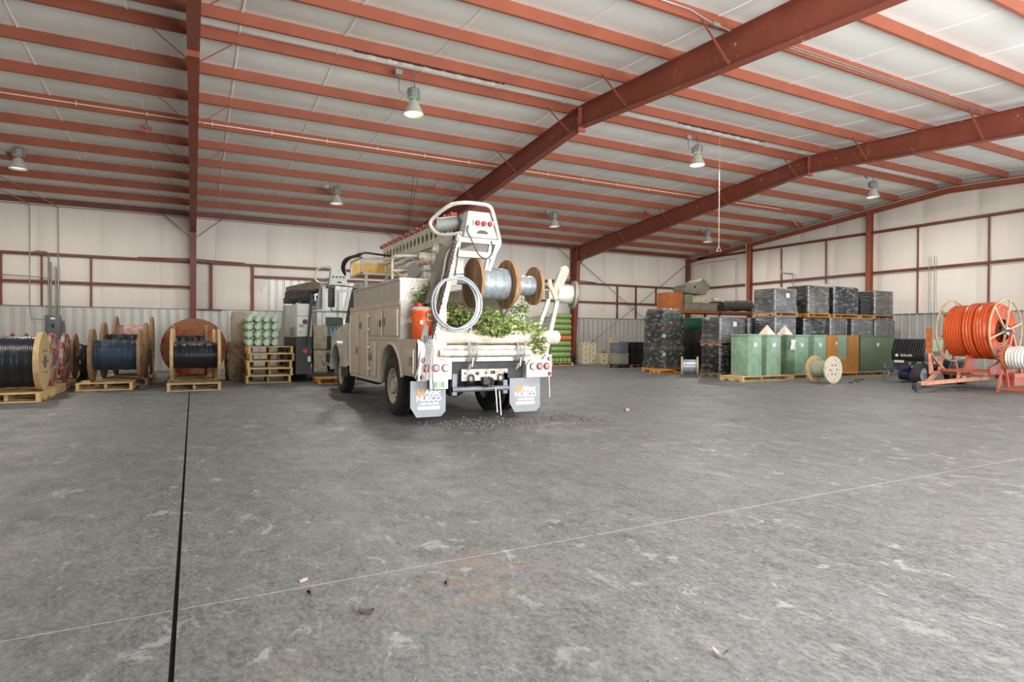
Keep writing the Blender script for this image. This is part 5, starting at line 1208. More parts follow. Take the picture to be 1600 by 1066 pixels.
def wrapped(x0, x1, y0, y1, z0, z1, label, mat, layers=9, vribs=0, film=True, sticker=True, flare=0.0, group='wrapped plastic stacks on pallets'):
    cx, cy = (x0 + x1) / 2, (y0 + y1) / 2; sx, sy, sz = x1 - x0, y1 - y0, z1 - z0
    t = thing('wrapped_stack', label, 'stack', (cx, cy, z0), 0, group)
    lh = sz / layers
    lm = MB(); lm.frustum((0, 0), (sx - 0.09, sy - 0.09), (sx - 0.09, sy - 0.09), 0, lh * 0.36); lm.frustum((0, 0), (sx, sy), (sx - 0.01, sy - 0.01), lh * 0.34, lh * 0.98)
    me = lm.mesh('tray', mat, smooth=False)
    if vribs:
        vm = MB(); vm.frustum((0, 0), (sx - 0.06, sy - 0.06), (sx - 0.06, sy - 0.06), 0, lh)
        for k in range(vribs):
            x = -sx/2 + 0.02 + (sx - 0.04) * (k + 0.5) / vribs; vm.box(x - sx / vribs * 0.28, x + sx / vribs * 0.28, -sy/2, -sy/2 + 0.05, 0, lh * 0.97)
        for k in range(vribs - 2):
            y = -sy/2 + 0.05 + (sy - 0.1) * (k + 0.5) / (vribs - 2); vm.box(-sx/2, -sx/2 + 0.05, y - sy / vribs * 0.28, y + sy / vribs * 0.28, 0, lh * 0.97)
        me = vm.mesh('tray', mat, smooth=False)
    for k in range(layers):
        link('tray', me, t, (0, 0, k * lh))
    if film:
        f = MB(); rows = []; e = 0.02
        for (z, g) in ((-0.0, flare), (0.10, flare * 0.5), (0.3, 0.0), (sz * 0.6, 0.0), (sz - 0.06, 0.0), (sz - 0.003, -0.04)):
            a, b = sx/2 + e + g, sy/2 + e + g; r = 0.06; ring = []
            for (px, py, q0) in ((a - r, b - r, 0), (-a + r, b - r, 90), (-a + r, -b + r, 180), (a - r, -b + r, 270)):
                for s in range(4):
                    q = math.radians(q0 + 30 * s); ring.append((px + r * math.cos(q), py + r * math.sin(q), z))
            rows.append(ring + [ring[0]])
        f.grid(rows); fo = f.build('stretch_film', FILM, t)
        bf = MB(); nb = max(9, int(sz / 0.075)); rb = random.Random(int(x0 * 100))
        for k in range(nb):                     # white film folds standing in for light glints along the near corner
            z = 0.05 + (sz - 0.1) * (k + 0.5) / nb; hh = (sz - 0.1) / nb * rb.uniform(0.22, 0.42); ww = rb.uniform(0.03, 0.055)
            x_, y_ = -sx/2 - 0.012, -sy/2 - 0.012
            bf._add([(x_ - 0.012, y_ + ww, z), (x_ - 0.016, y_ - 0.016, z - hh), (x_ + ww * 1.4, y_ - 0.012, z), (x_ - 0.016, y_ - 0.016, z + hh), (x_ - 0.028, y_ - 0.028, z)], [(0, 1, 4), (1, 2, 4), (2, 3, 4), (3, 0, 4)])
        bo = bf.build('glint_fold', GLINT, fo, smooth=False); bo['kind'] = 'stuff'
    if sticker: MB().box(-0.02, 0.16, -sy/2 - 0.028, -sy/2 - 0.022, sz * 0.62, sz * 0.80).build('sticker', STICK, t, smooth=False)
    return t
HP = 0.14
def wp(x0, x1, y0, y1, zb, label, mat=WOOD_O):   # pallet below a stack
    return pallet(((x0 + x1) / 2, (y0 + y1) / 2, zb), label, w=x1 - x0 + 0.06, d=y1 - y0 + 0.06, h=HP, mat=mat, group='pallets between the wrapped stacks')
# left pair (two tiers)
wp(16.72, 18.02, 15.8, 16.68, 0.0, 'floor pallet of the leftmost wrapped stack', WOOD_G)
wrapped(16.72, 18.02, 15.8, 16.68, HP, 1.10, 'lower wrapped stack of dark trays behind the front green cabinet', KPL, 8, vribs=9, flare=0.06)
wp(16.72, 18.02, 15.8, 16.68, 1.10, 'pallet carried on the leftmost lower wrapped stack', PAL_P)
wrapped(16.72, 18.02, 15.8, 16.68, 1.24, 2.17, 'upper leftmost wrapped stack of grey trays', GPL, 13, flare=0.06)
wp(18.15, 19.36, 15.8, 16.68, 0.0, 'floor pallet of the second wrapped stack', WOOD_G)
wrapped(18.15, 19.36, 15.8, 16.68, HP, 1.10, 'lower wrapped stack hidden behind the second green cabinet', KPL, 8)
wp(18.15, 19.36, 15.8, 16.68, 1.10, 'pallet carried on the second lower wrapped stack', PAL_P)
wrapped(18.15, 19.36, 15.8, 16.68, 1.24, 2.16, 'upper second wrapped stack of grey trays from the left', GPL, 13)
# main row: three tiers
Y0, Y1 = 14.72, 15.62
cols = [(18.27, 19.38, 'first', GPL, 0, 10), (19.80, 21.10, 'second', KPL, 11, 1), (21.30, 22.35, 'third', GPL, 6, 4), (22.62, 23.95, 'fourth', GPL, 0, 8), (24.08, 25.42, 'fifth', GPL, 7, 3)]
for (a, b, nm, mt, vr, ly) in cols:
    wp(a, b, Y0, Y1, 0.0, f'floor pallet of the {nm} stack column of the right row', WOOD_G)
    wrapped(a, b, Y0, Y1, HP, 1.12, f'bottom wrapped stack of the {nm} column in the right row', KPL, 4, film=False, sticker=False)
    wp(a, b, Y0, Y1, 1.12, f'lower pallet in the {nm} stack column of the right row', WOOD_G)
    wrapped(a, b, Y0, Y1, 1.26, 2.18, f'middle tier stack of the {nm} column above the green cabinets', mt, ly, vribs=vr, sticker=False)
for (a, b, ztop, nm, mt, vr, ly, pm, dx) in ((18.24, 19.40, 3.18, 'grey film wrapped stack with white sticker, leftmost of the top tier', GPL, 0, 14, PAL_P, 0), (20.03, 21.24, 3.36, 'brown grey tray stack, second of the top tier', P('brown_grey_plastic', (112, 108, 102), 0.5, 0, 0.15, 5), 0, 11, WOOD_O, 0), (21.50, 23.00, 3.38, 'black vertically ribbed stack, third of the top tier', KPL, 13, 1, WOOD_O, 0), (24.05, 25.28, 3.32, 'brown grey tray stack at the right end of the top tier', P('brown_grey_plastic', (112, 108, 102)), 0, 10, WOOD_B, 0)):
    wp(a, b, Y0, Y1, 2.185, 'pallet under the ' + nm, pm)
    wrapped(a, b, Y0, Y1, 2.325, ztop, nm, mt, ly, vribs=vr, sticker=(mt is GPL), flare=0.05 if mt is GPL else 0.0)
wp(23.10, 23.98, Y0, Y0 + 0.8, 2.185, 'short orange pallet under the small black bin', WOOD_O)
crate((23.52, 15.0, 2.325), 0.62, 0.5, 0.62, 'small black bin between the ribbed stack and the end stack', KPL, ribs=6)

# ------------------------------------------------------------------ green steel cabinets in front
CABG = P('transformer_green_paint', (120, 152, 126), 0.32, 0, 0.08, 4, 0.02, 30, col2=(146, 172, 150))
CABD = P('dark_olive_paint', (84, 104, 74), 0.35, 0, 0.1, 3)
CARD = P('brown_cardboard', (182, 124, 58), 0.75, 0, 0.08, 4)
pallet((16.68, 14.20, 0), 'long notched pallet under the two front green cabinets', w=2.3, d=0.95, h=0.16, mat=WOOD_N, group='pallets under the green cabinets')
pallet((19.0, 14.22, 0), 'pallet under the green cabinets behind the loose wooden reel', w=2.0, d=0.90, h=0.16, mat=WOOD_N, group='pallets under the green cabinets')
pallet((21.95, 14.25, 0), 'yellow pallet under the wide green cabinet', w=3.3, d=0.8, h=0.16, mat=WOOD_N, group='pallets under the green cabinets')
def cabinet(x0, x1, y0, y1, z1, label, mat=CABG, wrapf=True):
    cx, cy = (x0 + x1) / 2, (y0 + y1) / 2; sx, sy = x1 - x0, y1 - y0; z0 = 0.16
    t = thing('green_cabinet', label, 'cabinet', (cx, cy, z0), 0, 'green steel cabinets on pallets')
    h = z1 - z0
    MB().box(-sx/2, sx/2, -sy/2, sy/2, 0, h - 0.05).build('body', mat, t, bevel=0.012)
    MB().box(-sx/2 - 0.02, sx/2 + 0.02, -sy/2 - 0.03, sy/2 + 0.02, h - 0.06, h).build('hood', mat, t, bevel=0.012)
    d = MB().box(-sx/2 + 0.03, sx/2 - 0.03, -sy/2 - 0.012, -sy/2 + 0.005, 0.06, h - 0.10).build('door', mat, t, bevel=0.005)
    MB().box(-0.07, 0.07, -sy/2 - 0.018, -sy/2 - 0.010, h * 0.70, h * 0.79).build('label_plate', STICK, d, smooth=False)
    MB().box(sx/2 - 0.10, sx/2 - 0.06, -sy/2 - 0.03, -sy/2 - 0.010, h * 0.42, h * 0.50).build('handle', mat, d, smooth=False)
    return t
cabinet(15.92, 16.56, 13.85, 14.56, 1.53, 'pale green cabinet at the left front corner of the pallets')
cabinet(16.79, 17.48, 13.85, 14.56, 1.52, 'pale green cabinet second from the left beside the paper cone')
cabinet(18.20, 18.88, 13.85, 14.56, 1.52, 'blue green cabinet left of the loose wooden reel')
cabinet(17.52, 18.12, 14.2, 14.62, 1.50, 'dark olive cabinet set back between the pale green ones', CABD)
cabinet(19.18, 19.84, 13.85, 14.56, 1.52, 'pale green cabinet behind the loose wooden reel')
cabinet(21.86, 24.0, 13.90, 14.55, 1.52, 'wide dark green cabinet beside the compressor', CABD)
cb = thing('cardboard_crate', 'brown cardboard and green panel crate right of the loose wooden reel', 'crate', (20.86, 14.2, 0.16), 0)
MB().box(-0.90, 0.90, -0.25, 0.35, 0, 1.36).build('green_panel', CABG, cb, smooth=False)
MB().box(-0.92, -0.28, -0.30, -0.25, 0, 1.36).build('cardboard_side', CARD, cb, smooth=False)
MB().box(0.32, 0.92, -0.30, -0.25, 0, 1.36).build('cardboard_side', CARD, cb, smooth=False)
MB().box(-0.28, 0.32, -0.30, -0.25, 0, 0.50).build('cardboard_base', CARD, cb, smooth=False)
MB().box(-0.42, -0.34, -0.308, -0.30, 1.02, 1.12).build('sticker', STICK, cb, smooth=False)
CONE = P('white_card_cone', (226, 206, 192), 0.7)
for (x, y, z, lb) in ((17.22, 14.2, 1.521, 'white paper cone on the second green cabinet'), (18.30, 14.35, 1.521, 'white paper cone on the blue green cabinet')):
    m = MB(); r = 0.19
    m._add([(-r, -r, 0), (r, -r, 0), (r, r, 0), (-r, r, 0), (-0.01, -0.01, 0.32), (0.01, -0.01, 0.32), (0.01, 0.01, 0.32), (-0.01, 0.01, 0.32)], [(3,2,1,0),(4,5,6,7),(0,1,5,4),(1,2,6,5),(2,3,7,6),(3,0,4,7)])
    tag(m.build('paper_cone', CONE, None, smooth=False, loc=(x, y, z)), lb, 'cone', 'paper cones on the cabinets')
ps = MB(); ps.grid([[(0, 0.01 * math.sin(i), 0.30 - 0.06 * j + 0.01 * math.sin(3 * i + j)) if False else (-0.12 + 0.05 * i, -0.02 * math.sin(i * 1.7 + j), -0.07 * j) for i in range(6)] for j in range(6)])
tag(ps.build('torn_wrap', STICK, None, loc=(18.05, 13.815, 1.35)), 'crumpled white film scrap on the blue green cabinet', 'film')
bpy.data.objects['torn_wrap'].modifiers.new('thickness', 'SOLIDIFY').thickness = 0.004

# ------------------------------------------------------------------ reels on the floor
SPRW = P('white_sprayed_wood', (214, 204, 184), 0.8, 0, 0.12, 9, 0.1, 30, col2=(150, 132, 104), lo=0.55, hi=0.7)
wr = reel('empty wooden reel with white face standing in front of the cabinets', (17.62, 12.38, 0), 0.425, 0.68, 0.0, 10, FL_NEW, CAB_G, th=0.05, planks=6, rz=-math.pi / 2, group='loose reels on the floor', drum=(0.27, P('grey_green_barrel', (150, 156, 136), 0.6, 0, 0.15)), bolts=False)
fl_ = [c for c in wr.children if c.name.startswith('flange')]
fl_[1].data.materials[0] = SPRW
m = MB()
for (q, rr) in [(k * 2 * math.pi / 6, 0.16) for k in range(6)] + [(0, 0.0)]:
    m.cyl((0.34, rr * math.cos(q), 0.425 + rr * math.sin(q)), (0.345, rr * math.cos(q), 0.425 + rr * math.sin(q)), 0.026, 10)
m.build('bolt_holes', BLACK, fl_[1])
for c in list(fl_[1].children):
    if c.name.startswith('hub_plate'): c.data.materials[0] = SPRW
reel('small reel of grey wire standing by the orange pallet', (16.0, 16.55, 0), 0.355, 0.60, 0.25, 26, FL_NEW, CAB_G, th=0.06, planks=6, rz=-0.75, group='loose reels on the floor', bolts=False)
for i, (x, y) in enumerate(((18.35, 11.95), (18.65, 11.9), (19.3, 12.4), (19.9, 12.6))):
    m = MB(); m.tube([(-0.1, 0, 0.015), (-0.03, 0.03, 0.02), (0.05, -0.02, 0.018), (0.14, 0.01, 0.015)], 0.014, 6); m.box(-0.05, 0.04, -0.03, 0.03, 0.0, 0.03)
    tag(m.build('black_offcut', BLACK, None, loc=(x, y, 0.0), rot=(0, 0, 0.5 * i)), ('first', 'second', 'third', 'fourth')[i] + ' black plastic offcut on the floor right of the wooden reel', 'scrap', 'black offcuts on the floor')

# ------------------------------------------------------------------ green wrapped stack, black stack, rack behind
pallet((17.12, 19.2, 0), 'orange pallet under the green film wrapped stack', w=1.2, d=1.3, h=0.16, mat=WOOD_O)
pallet((16.25, 18.25, 0), 'broken orange pallet leaning flat in front of the green wrapped stack', w=0.9, d=0.5, h=0.13, mat=WOOD_O)
gs = thing('wrapped_box_stack', 'tall film wrapped stack of green boxes with brown slatted skirts', 'stack', (17.12, 19.2, 0.16))
DKG = P('dark_green_box', (58, 84, 66), 0.35, 0, 0.15, 4); BRS = P('brown_slat_plastic', (104, 92, 86), 0.5, 0, 0.15, 5)
zz = 0.0
for k, (sx, sy) in enumerate(((1.10, 1.22), (1.08, 1.18), (1.04, 1.12))):
    m = MB(); m.frustum((0, 0), (sx, sy), (sx - 0.12, sy - 0.12), zz, zz + 0.42); sk = m.build('skirt', BRS, gs, smooth=False)
    m = MB()
    for i in range(9):
        f = (i + 0.5) / 9 - 0.5
        m.beam((f * sx, -sy/2 - 0.01, zz + 0.02), (f * (sx - 0.12), -sy/2 + 0.05, zz + 0.40), 0.05, 0.03, up=(0, 1, 0)); m.beam((-sx/2 - 0.01, f * sy, zz + 0.02), (-sx/2 + 0.05, f * (sy - 0.12), zz + 0.40), 0.05, 0.03, up=(1, 0, 0))
    m.build('slats', BRS, sk, smooth=False)
    m = MB(); m.box(-sx/2 + 0.05, sx/2 - 0.05, -sy/2 + 0.05, sy/2 - 0.05, zz + 0.42, zz + 0.74); m.build('green_box', DKG, gs, bevel=0.015)
    m = MB(); m.box(-sx/2 - 0.004, -sx/2 + 0.16, -sy/2 + 0.03, -sy/2 + 0.045, zz + 0.50, zz + 0.64); m.build('white_label', STICK, gs, smooth=False) if k < 2 else None
    zz += 0.74
m = MB(); m.frustum((0.02, 0), (0.92, 1.0), (0.80, 0.9), zz, zz + 0.20); m.build('top_cover', BRS, gs, smooth=False)
m = MB(); rows = []
for z, k in ((0.0, 1.16), (0.4, 1.12), (0.75, 1.11), (1.2, 1.09), (1.6, 1.08), (2.1, 1.04), (2.42, 0.9)):
    a, b = 0.5 * k * 1.0, 0.5 * k * 1.08; rows.append([(-a, -b, z), (0, -b, z), (a, -b, z), (a, 0, z), (a, b, z), (0, b, z), (-a, b, z), (-a, 0, z), (-a, -b, z)])
m.grid(rows); m.build('stretch_film', FILM, gs)
pallet((18.72, 19.1, 0), 'pallet under the black and green crate stack', w=0.95, d=0.95, h=0.14, mat=WOOD_B)
for j, (mt, lb) in enumerate(((BLACK, 'bottom black crate of the stack behind the small wire reel'), (BLACK, 'second black crate of the stack behind the small wire reel'), (P('brown_black_crate', (62, 52, 48), 0.5), 'brown black crate third up behind the small wire reel'), (P('deep_green_crate', (30, 84, 58), 0.4), 'deep green crate on top of the black crate stack'))):
    crate((18.72 + 0.04 * j, 19.1, 0.14 + j * 0.52), 0.9, 0.9, 0.52, lb, mt, ribs=8)
rk = thing('pallet_rack', 'orange beam pallet rack behind the wrapped stacks', 'rack', (21.6, 20.9, 0))
for x in (-3.1, 0.0, 3.0):
    for y in (-0.45, 0.45): MB().box(x - 0.045, x + 0.045, y - 0.04, y + 0.04, 0, 2.60).build('upright', RED_D, rk, smooth=False)
    m = MB()
    for k in range(4): m.beam((x, -0.45, 0.2 + 0.55 * k), (x, 0.45, 0.5 + 0.55 * k), 0.03, 0.03)
    m.build('bracing', RED_D, rk, smooth=False)
for y in (-0.47, 0.47): MB().box(-3.1, 3.0, y - 0.02, y + 0.02, 2.50, 2.60).build('beam', P('rust_orange_beam', (152, 84, 44), 0.6, 0, 0.2), rk, smooth=False)
MB().box(-3.1, 3.0, -0.5, 0.5, 2.60, 2.63).build('deck', WOOD_B, rk, smooth=False)
oc = thing('orange_cabinet', 'rusty orange steel cabinet at the left end of the rack', 'cabinet', (18.98, 20.9, 2.63))
ORC = P('rusty_orange_paint', (172, 98, 46), 0.6, 0, 0.18, 5)
MB().box(-0.38, 0.42, -0.4, 0.4, 0, 0.78).build('body', ORC, oc, bevel=0.01)
MB().box(-0.34, 0.38, -0.415, -0.395, 0.05, 0.73).build('door', ORC, oc, bevel=0.005)
MB().box(0.30, 0.33, -0.44, -0.41, 0.32, 0.46).build('handle', STEEL, oc, smooth=False)
GFI = P('grey_olive_fibreglass', (132, 128, 108), 0.6, 0, 0.15, 4)
bxm = thing('fibreglass_box', 'grey olive fibreglass box lying on the rack', 'box', (20.45, 20.85, 2.63))
MB().box(-1.0, 1.0, -0.42, 0.42, 0, 0.36).build('body', GFI, bxm, bevel=0.03)
MB().box(-1.03, 1.03, -0.45, 0.45, 0.30, 0.36).build('flange', GFI, bxm, smooth=False)
MB().box(-0.98, -0.50, -0.40, 0.40, 0.36, 0.72).build('end_block', GFI, bxm, bevel=0.02)
m = MB(); m.box(-0.5, 0.5, -0.30, 0.30, 0.36, 0.62); m.build('contents', P('cream_foam', (200, 188, 150), 0.8, 0, 0.2, 8, 0.3, 12), bxm, bevel=0.06)
fb = thing('fibreglass_hood', 'tilted grey olive fibreglass hood on top of the box', 'hood', (20.40, 20.85, 3.352))
m = MB(); m.prism([(-0.85, 0.05), (0.35, 0.0), (0.62, 0.42), (0.50, 0.58), (0.15, 0.74), (-0.05, 0.62), (-0.80, 0.40), (-0.95, 0.25)], 'Y', -0.4, 0.4); m.build('shell', GFI, fb, bevel=0.04)
m = MB(); m.prism([(0.10, 0.64), (0.18, 0.74), (0.62, 0.44), (0.55, 0.36)], 'Y', -0.43, 0.43); m.build('rim', GFI, fb, bevel=0.01)
MB().box(-0.40, -0.30, -0.412, -0.40, 0.30, 0.40).build('vent', BLACK, fb, smooth=False)
lumpy('black_sack', 'black sack with pale top on the rack beside the fibreglass box', 'sack', (21.75, 20.85, 2.63), (0.5, 0.6, 0.45), BLACK, 31, 0.08)
lumpy('white_rag', 'crumpled white rag on top of the black sack', 'rag', (21.75, 20.85, 3.075), (0.34, 0.34, 0.16), P('rag_white', (206, 198, 182), 0.8, 0, 0.2, 12, 0.4, 20), 32, 0.15, n=4)
m = MB(); m.lathe([(0.0, -1.0), (0.22, -1.0), (0.27, -0.9), (0.25, -0.4), (0.28, 0.0), (0.26, 0.5), (0.28, 0.9), (0.2, 1.0), (0.0, 1.0)], (0, 0, 0.28), (1, 0, 0.03), 20)
tag(m.build('rolled_tarp', P('grey_black_tarp', (86, 82, 78), 0.4, 0, 0.3, 5, 0.6, 6), None, loc=(23.1, 20.85, 2.66)), 'dark grey rolled tarp lying at the right end of the rack', 'tarp')

# ------------------------------------------------------------------ air compressor trailer
ac = thing('air_compressor', 'green and black towable air compressor beside the orange reel trailer', 'compressor', (21.6, 11.45, 0))
def acp(m, name, mat, parent=None, **k): return shift(m, ac).build(name, mat, parent or ac, **k)
ACG = P('pale_green_enamel', (138, 164, 112), 0.4, 0, 0.08, 3); NAVY = P('navy_undercarriage', (44, 56, 84), 0.5, 0, 0.15)
m = MB(); m.prism([(20.62, 0.72), (20.58, 0.92), (20.74, 1.38), (23.2, 1.38), (23.3, 1.2), (23.3, 0.72)], 'Y', 10.98, 11.98); acp(m, 'canopy', ACG, bevel=0.015)
m = MB(); m.prism([(20.56, 0.70), (20.53, 0.92), (20.70, 1.40), (21.0, 1.40), (21.0, 0.70)], 'Y', 10.96, 12.0); gr = acp(m, 'nose', BLACK, bevel=0.02)
for k in range(12):
    y = 11.10 + 0.07 * k
    m = MB(); m.beam((20.52, y, 0.98), (20.66, y, 1.36), 0.03, 0.03, up=(0, 1, 0)); acp(m, 'grille_slat', KPL, gr, smooth=False)
o_ = ac.location
text('print', 'SULLAIR', 0.10, STICK, gr, (20.515 - o_[0], 11.50 - o_[1], 0.86), (math.pi / 2, 0, -math.pi / 2), 0.003, bold=0.003)
m = MB(); m.cyl((20.52, 11.80, 0.86), (20.505, 11.80, 0.86), 0.05, 16); acp(m, 'emblem', STICK, gr)
m = MB(); m.box(20.60, 23.1, 11.0, 11.96, 0.45, 0.72); fr = acp(m, 'lower_housing', P('charcoal_enamel', (52, 52, 50), 0.5, 0, 0.15), smooth=False)
m = MB(); m.box(20.585, 20.60, 11.62, 11.92, 0.62, 0.70); acp(m, 'data_plate', STICK, fr, smooth=False)
m = MB(); m.box(20.585, 20.60, 11.08, 11.20, 0.56, 0.66); acp(m, 'data_plate', STICK, fr, smooth=False)
m = MB(); m.box(20.585, 20.60, 11.22, 11.38, 0.46, 0.53); acp(m, 'data_plate', STICK, fr, smooth=False)
m = MB(); m.cyl((20.6, 11.42, 0.60), (20.57, 11.42, 0.60), 0.06, 14); acp(m, 'gauge', BAR, fr)
for k in range(5):
    m = MB(); m.cyl((20.6, 11.45 + 0.05 * k, 0.50), (20.53, 11.45 + 0.05 * k, 0.50), 0.016, 8); acp(m, 'air_outlet', BAR, fr)
m = MB(); m.box(20.7, 23.2, 11.05, 11.9, 0.36, 0.45); m.box(20.0, 20.7, 11.44, 11.54, 0.40, 0.48); m.beam((19.45, 11.62, 0.44), (20.1, 11.5, 0.44), 0.08, 0.08); acp(m, 'tow_frame', NAVY, smooth=False)
m = MB(); m.cyl((20.1, 11.95, 0.0), (20.1, 11.95, 0.60), 0.025, 10); m.cyl((20.1, 11.95, 0.0), (20.1, 11.95, 0.02), 0.07, 12); m.box(20.06, 20.14, 11.5, 11.97, 0.40, 0.47); acp(m, 'jack', STEEL)
m = MB(); m.cyl((20.75, 11.45, 0.22), (20.75, 11.8, 0.22), 0.17, 18); acp(m, 'blue_tank', NAVY)
def aw(cy, s):
    m = MB(); r, w, cx = 0.33, 0.2, 21.85
    m.lathe([(r*0.58, -w/2), (r*0.85, -w/2), (r*0.97, -w/2 + 0.02), (r, -w/2 + 0.05), (r, w/2 - 0.05), (r*0.97, w/2 - 0.02), (r*0.85, w/2), (r*0.58, w/2)], (cx, cy, r), (0, 1, 0), 28); o = acp(m, 'wheel', RUBBER)
    m = MB(); m.lathe([(0.0, s * 0.07), (r*0.3, s * 0.07), (r*0.58, s * 0.09), (r*0.6, -s * 0.09), (0, -s * 0.05)], (cx, cy, r), (0, 1, 0), 22); acp(m, 'rim', P('blue_grey_rim', (176, 188, 200), 0.4, 0.3, 0.1), o)
    m = MB(); m.prism(arch(cx, r, 0.42, math.radians(5), math.radians(175), 12) + arch(cx, r, 0.38, math.radians(175), math.radians(5), 12), 'Y', cy - 0.12, cy + 0.12); acp(m, 'fender', NAVY)
aw(10.84, -1); aw(12.12, 1)
m = MB(); m.box(21.0, 21.25, 10.94, 10.97, 0.60, 0.68); acp(m, 'marker_lamp', P('amber_lamp', (220, 130, 50), 0.4), smooth=False)
m = MB(); m.box(21.1, 21.55, 10.965, 10.98, 0.85, 1.0); acp(m, 'side_latch_panel', P('dark_olive_recess', (90, 92, 70), 0.6), smooth=False)

# ------------------------------------------------------------------ orange conduit on its reel trailer
rt = thing('reel_trailer', 'orange tubular reel trailer at the right edge', 'trailer', (19.9, 9.2, 0))
def rtp(m, name, mat, parent=None, **k): return shift(m, rt).build(name, mat, parent or rt, **k)
ORT = P('faded_orange_paint', (186, 116, 88), 0.5, 0, 0.15, 5, col2=(206, 150, 124)); ORB = P('bright_orange_paint', (180, 86, 56), 0.45, 0, 0.12, 4); RUSTP = P('rusty_orange_post', (176, 98, 52), 0.7, 0, 0.3, 8)
m = MB()
m.beam((16.98, 9.18, 0.22), (22.0, 8.62, 0.40), 0.10, 0.10)
m.beam((17.4, 9.20, 0.24), (19.3, 9.95, 0.42), 0.09, 0.09); m.beam((19.3, 9.95, 0.42), (22.0, 10.0, 0.42), 0.09, 0.09); m.beam((18.6, 9.05, 0.30), (19.8, 9.6, 0.5), 0.08, 0.08)
m.beam((21.9, 8.62, 0.40), (21.9, 10.0, 0.42), 0.10, 0.10); m.beam((19.6, 8.85, 0.34), (19.6, 9.97, 0.42), 0.08, 0.08)
rtp(m, 'frame', ORT, smooth=False)
m = MB(); m.box(16.76, 17.0, 9.13, 9.25, 0.06, 0.24); m.cyl((16.84, 9.18, 0.0), (16.84, 9.18, 0.10), 0.03, 12); rtp(m, 'hitch_coupler', DKST, bevel=0.01)
m = MB(); m.box(18.98, 19.10, 9.98, 10.10, 0.98, 1.72); pst = rtp(m, 'rear_post', RUSTP, smooth=False)
m = MB(); m.beam((19.04, 10.02, 1.0), (18.78, 9.86, 0.40), 0.07, 0.07); m.beam((19.04, 10.02, 1.0), (19.75, 9.95, 0.44), 0.07, 0.07); m.beam((19.04, 10.04, 1.0), (19.10, 9.98, 0.44), 0.06, 0.06); m.beam((18.78, 9.86, 0.40), (19.75, 9.95, 0.44), 0.06, 0.06); rtp(m, 'post_brace', ORT, smooth=False)
# stands that carry the reel shaft
for y in (8.40, 10.0):
    m = MB(); m.beam((19.5, y, 0.42), (19.95, y, 1.60), 0.07, 0.07); m.beam((20.5, y, 0.42), (19.95, y, 1.60), 0.07, 0.07); rtp(m, 'reel_stand', ORB if y < 9 else ORT, smooth=False)
m = MB(); m.prism([(19.4, 0.42), (20.7, 0.42), (20.5, 0.72), (20.3, 1.0), (20.0, 0.86), (19.7, 0.70), (19.35, 0.62)], 'Y', 8.64, 8.70); rtp(m, 'gusset_plate', ORB, smooth=False)
m = MB(); m.prism([(19.3, 0.44), (19.9, 0.44), (19.9, 0.95), (19.4, 0.95)], 'Y', 9.2, 9.26); m.box(19.3, 20.9, 8.7, 9.9, 0.46, 0.52); rtp(m, 'deck_plate', ORB, smooth=False)
m = MB(); m.box(19.9, 20.8, 8.30, 8.62, 0.34, 0.46); m.box(20.0, 20.6, 8.35, 8.6, 0.12, 0.34); rtp(m, 'side_step', ORB, smooth=False)
def rw(cx, cy):
    m = MB(); r, w = 0.35, 0.22
    m.lathe([(r*0.58, -w/2), (r*0.85, -w/2), (r*0.97, -w/2 + 0.02), (r, -w/2 + 0.05), (r, w/2 - 0.05), (r*0.97, w/2 - 0.02), (r*0.85, w/2), (r*0.58, w/2)], (cx, cy, r), (0, 1, 0), 32); o = rtp(m, 'wheel', RUBBER)
    m = MB(); m.lathe([(0.0, -0.05), (r*0.35, -0.05), (r*0.58, -0.09), (r*0.6, 0.09), (0, 0.06)], (cx, cy, r), (0, 1, 0), 24); rtp(m, 'rim', P('blue_grey_rim', (176, 188, 200)), o)
rw(18.95, 10.22); rw(21.2, 10.24); rw(21.3, 8.28)
m = MB(); m.cyl((19.95, 8.36, 1.64), (19.95, 10.06, 1.64), 0.04, 14); rtp(m, 'shaft', STEEL)
# conduit reel (rests on the shaft)
cr = thing('conduit_reel', 'reel of bright orange plastic conduit with open spoked rims', 'reel', (19.95, 9.2, 0.74))
RIMW = P('cream_tube_rim', (206, 186, 150), 0.5, 0, 0.15, 6, col2=(178, 140, 92)); OCON = P('orange_conduit', (204, 88, 44), 0.3, 0, 0.06, 4)
for s, y in ((-1, -0.66), (1, 0.66)):
    m = MB(); m.tube([(0.885 * math.cos(q), y, 0.90 + 0.885 * math.sin(q)) for q in [i * 2 * math.pi / 48 for i in range(48)]], 0.026, 8, closed=True); rg = m.build('rim', RIMW, cr)
    for k in range(6):
        q = k * math.pi / 3 + 0.25; m = MB(); m.beam((0.08 * math.cos(q), y, 0.9 + 0.08 * math.sin(q)), (0.875 * math.cos(q), y, 0.9 + 0.875 * math.sin(q)), 0.045, 0.04, up=(0, 1, 0)); m.build('spoke', RIMW, rg, smooth=False)
    m = MB(); m.cyl((0, y - 0.05, 0.9), (0, y + 0.05, 0.9), 0.11, 18); m.build('hub', BAR, rg)
MB().cyl((0, -0.62, 0.9), (0, 0.62, 0.9), 0.30, 24, caps=False).build('core_drum', RED_D, cr)
def coil(R, y0, y1, n, tilt, name, r):
    pts = []
    for i in range(n * 32 + 1):
        q = 2 * math.pi * i / 32; t = i / (n * 32)
        y = y0 + (y1 - y0) * t + tilt * math.sin(q) ; pts.append((R * math.cos(q), y, 0.9 + R * math.sin(q)))
    m = MB(); m.tube(pts, r, 8); return m.build(name, OCON, cr)
for lay_, R in enumerate((0.36, 0.43, 0.50, 0.57, 0.64)):
    coil(R, -0.57, -0.49, 1, 0.0, 'inner_turn', 0.036); coil(R, 0.49, 0.57, 1, 0.0, 'inner_turn', 0.036)
coil(0.71, -0.58, 0.58, 17, 0.0, 'conduit_layer', 0.036)
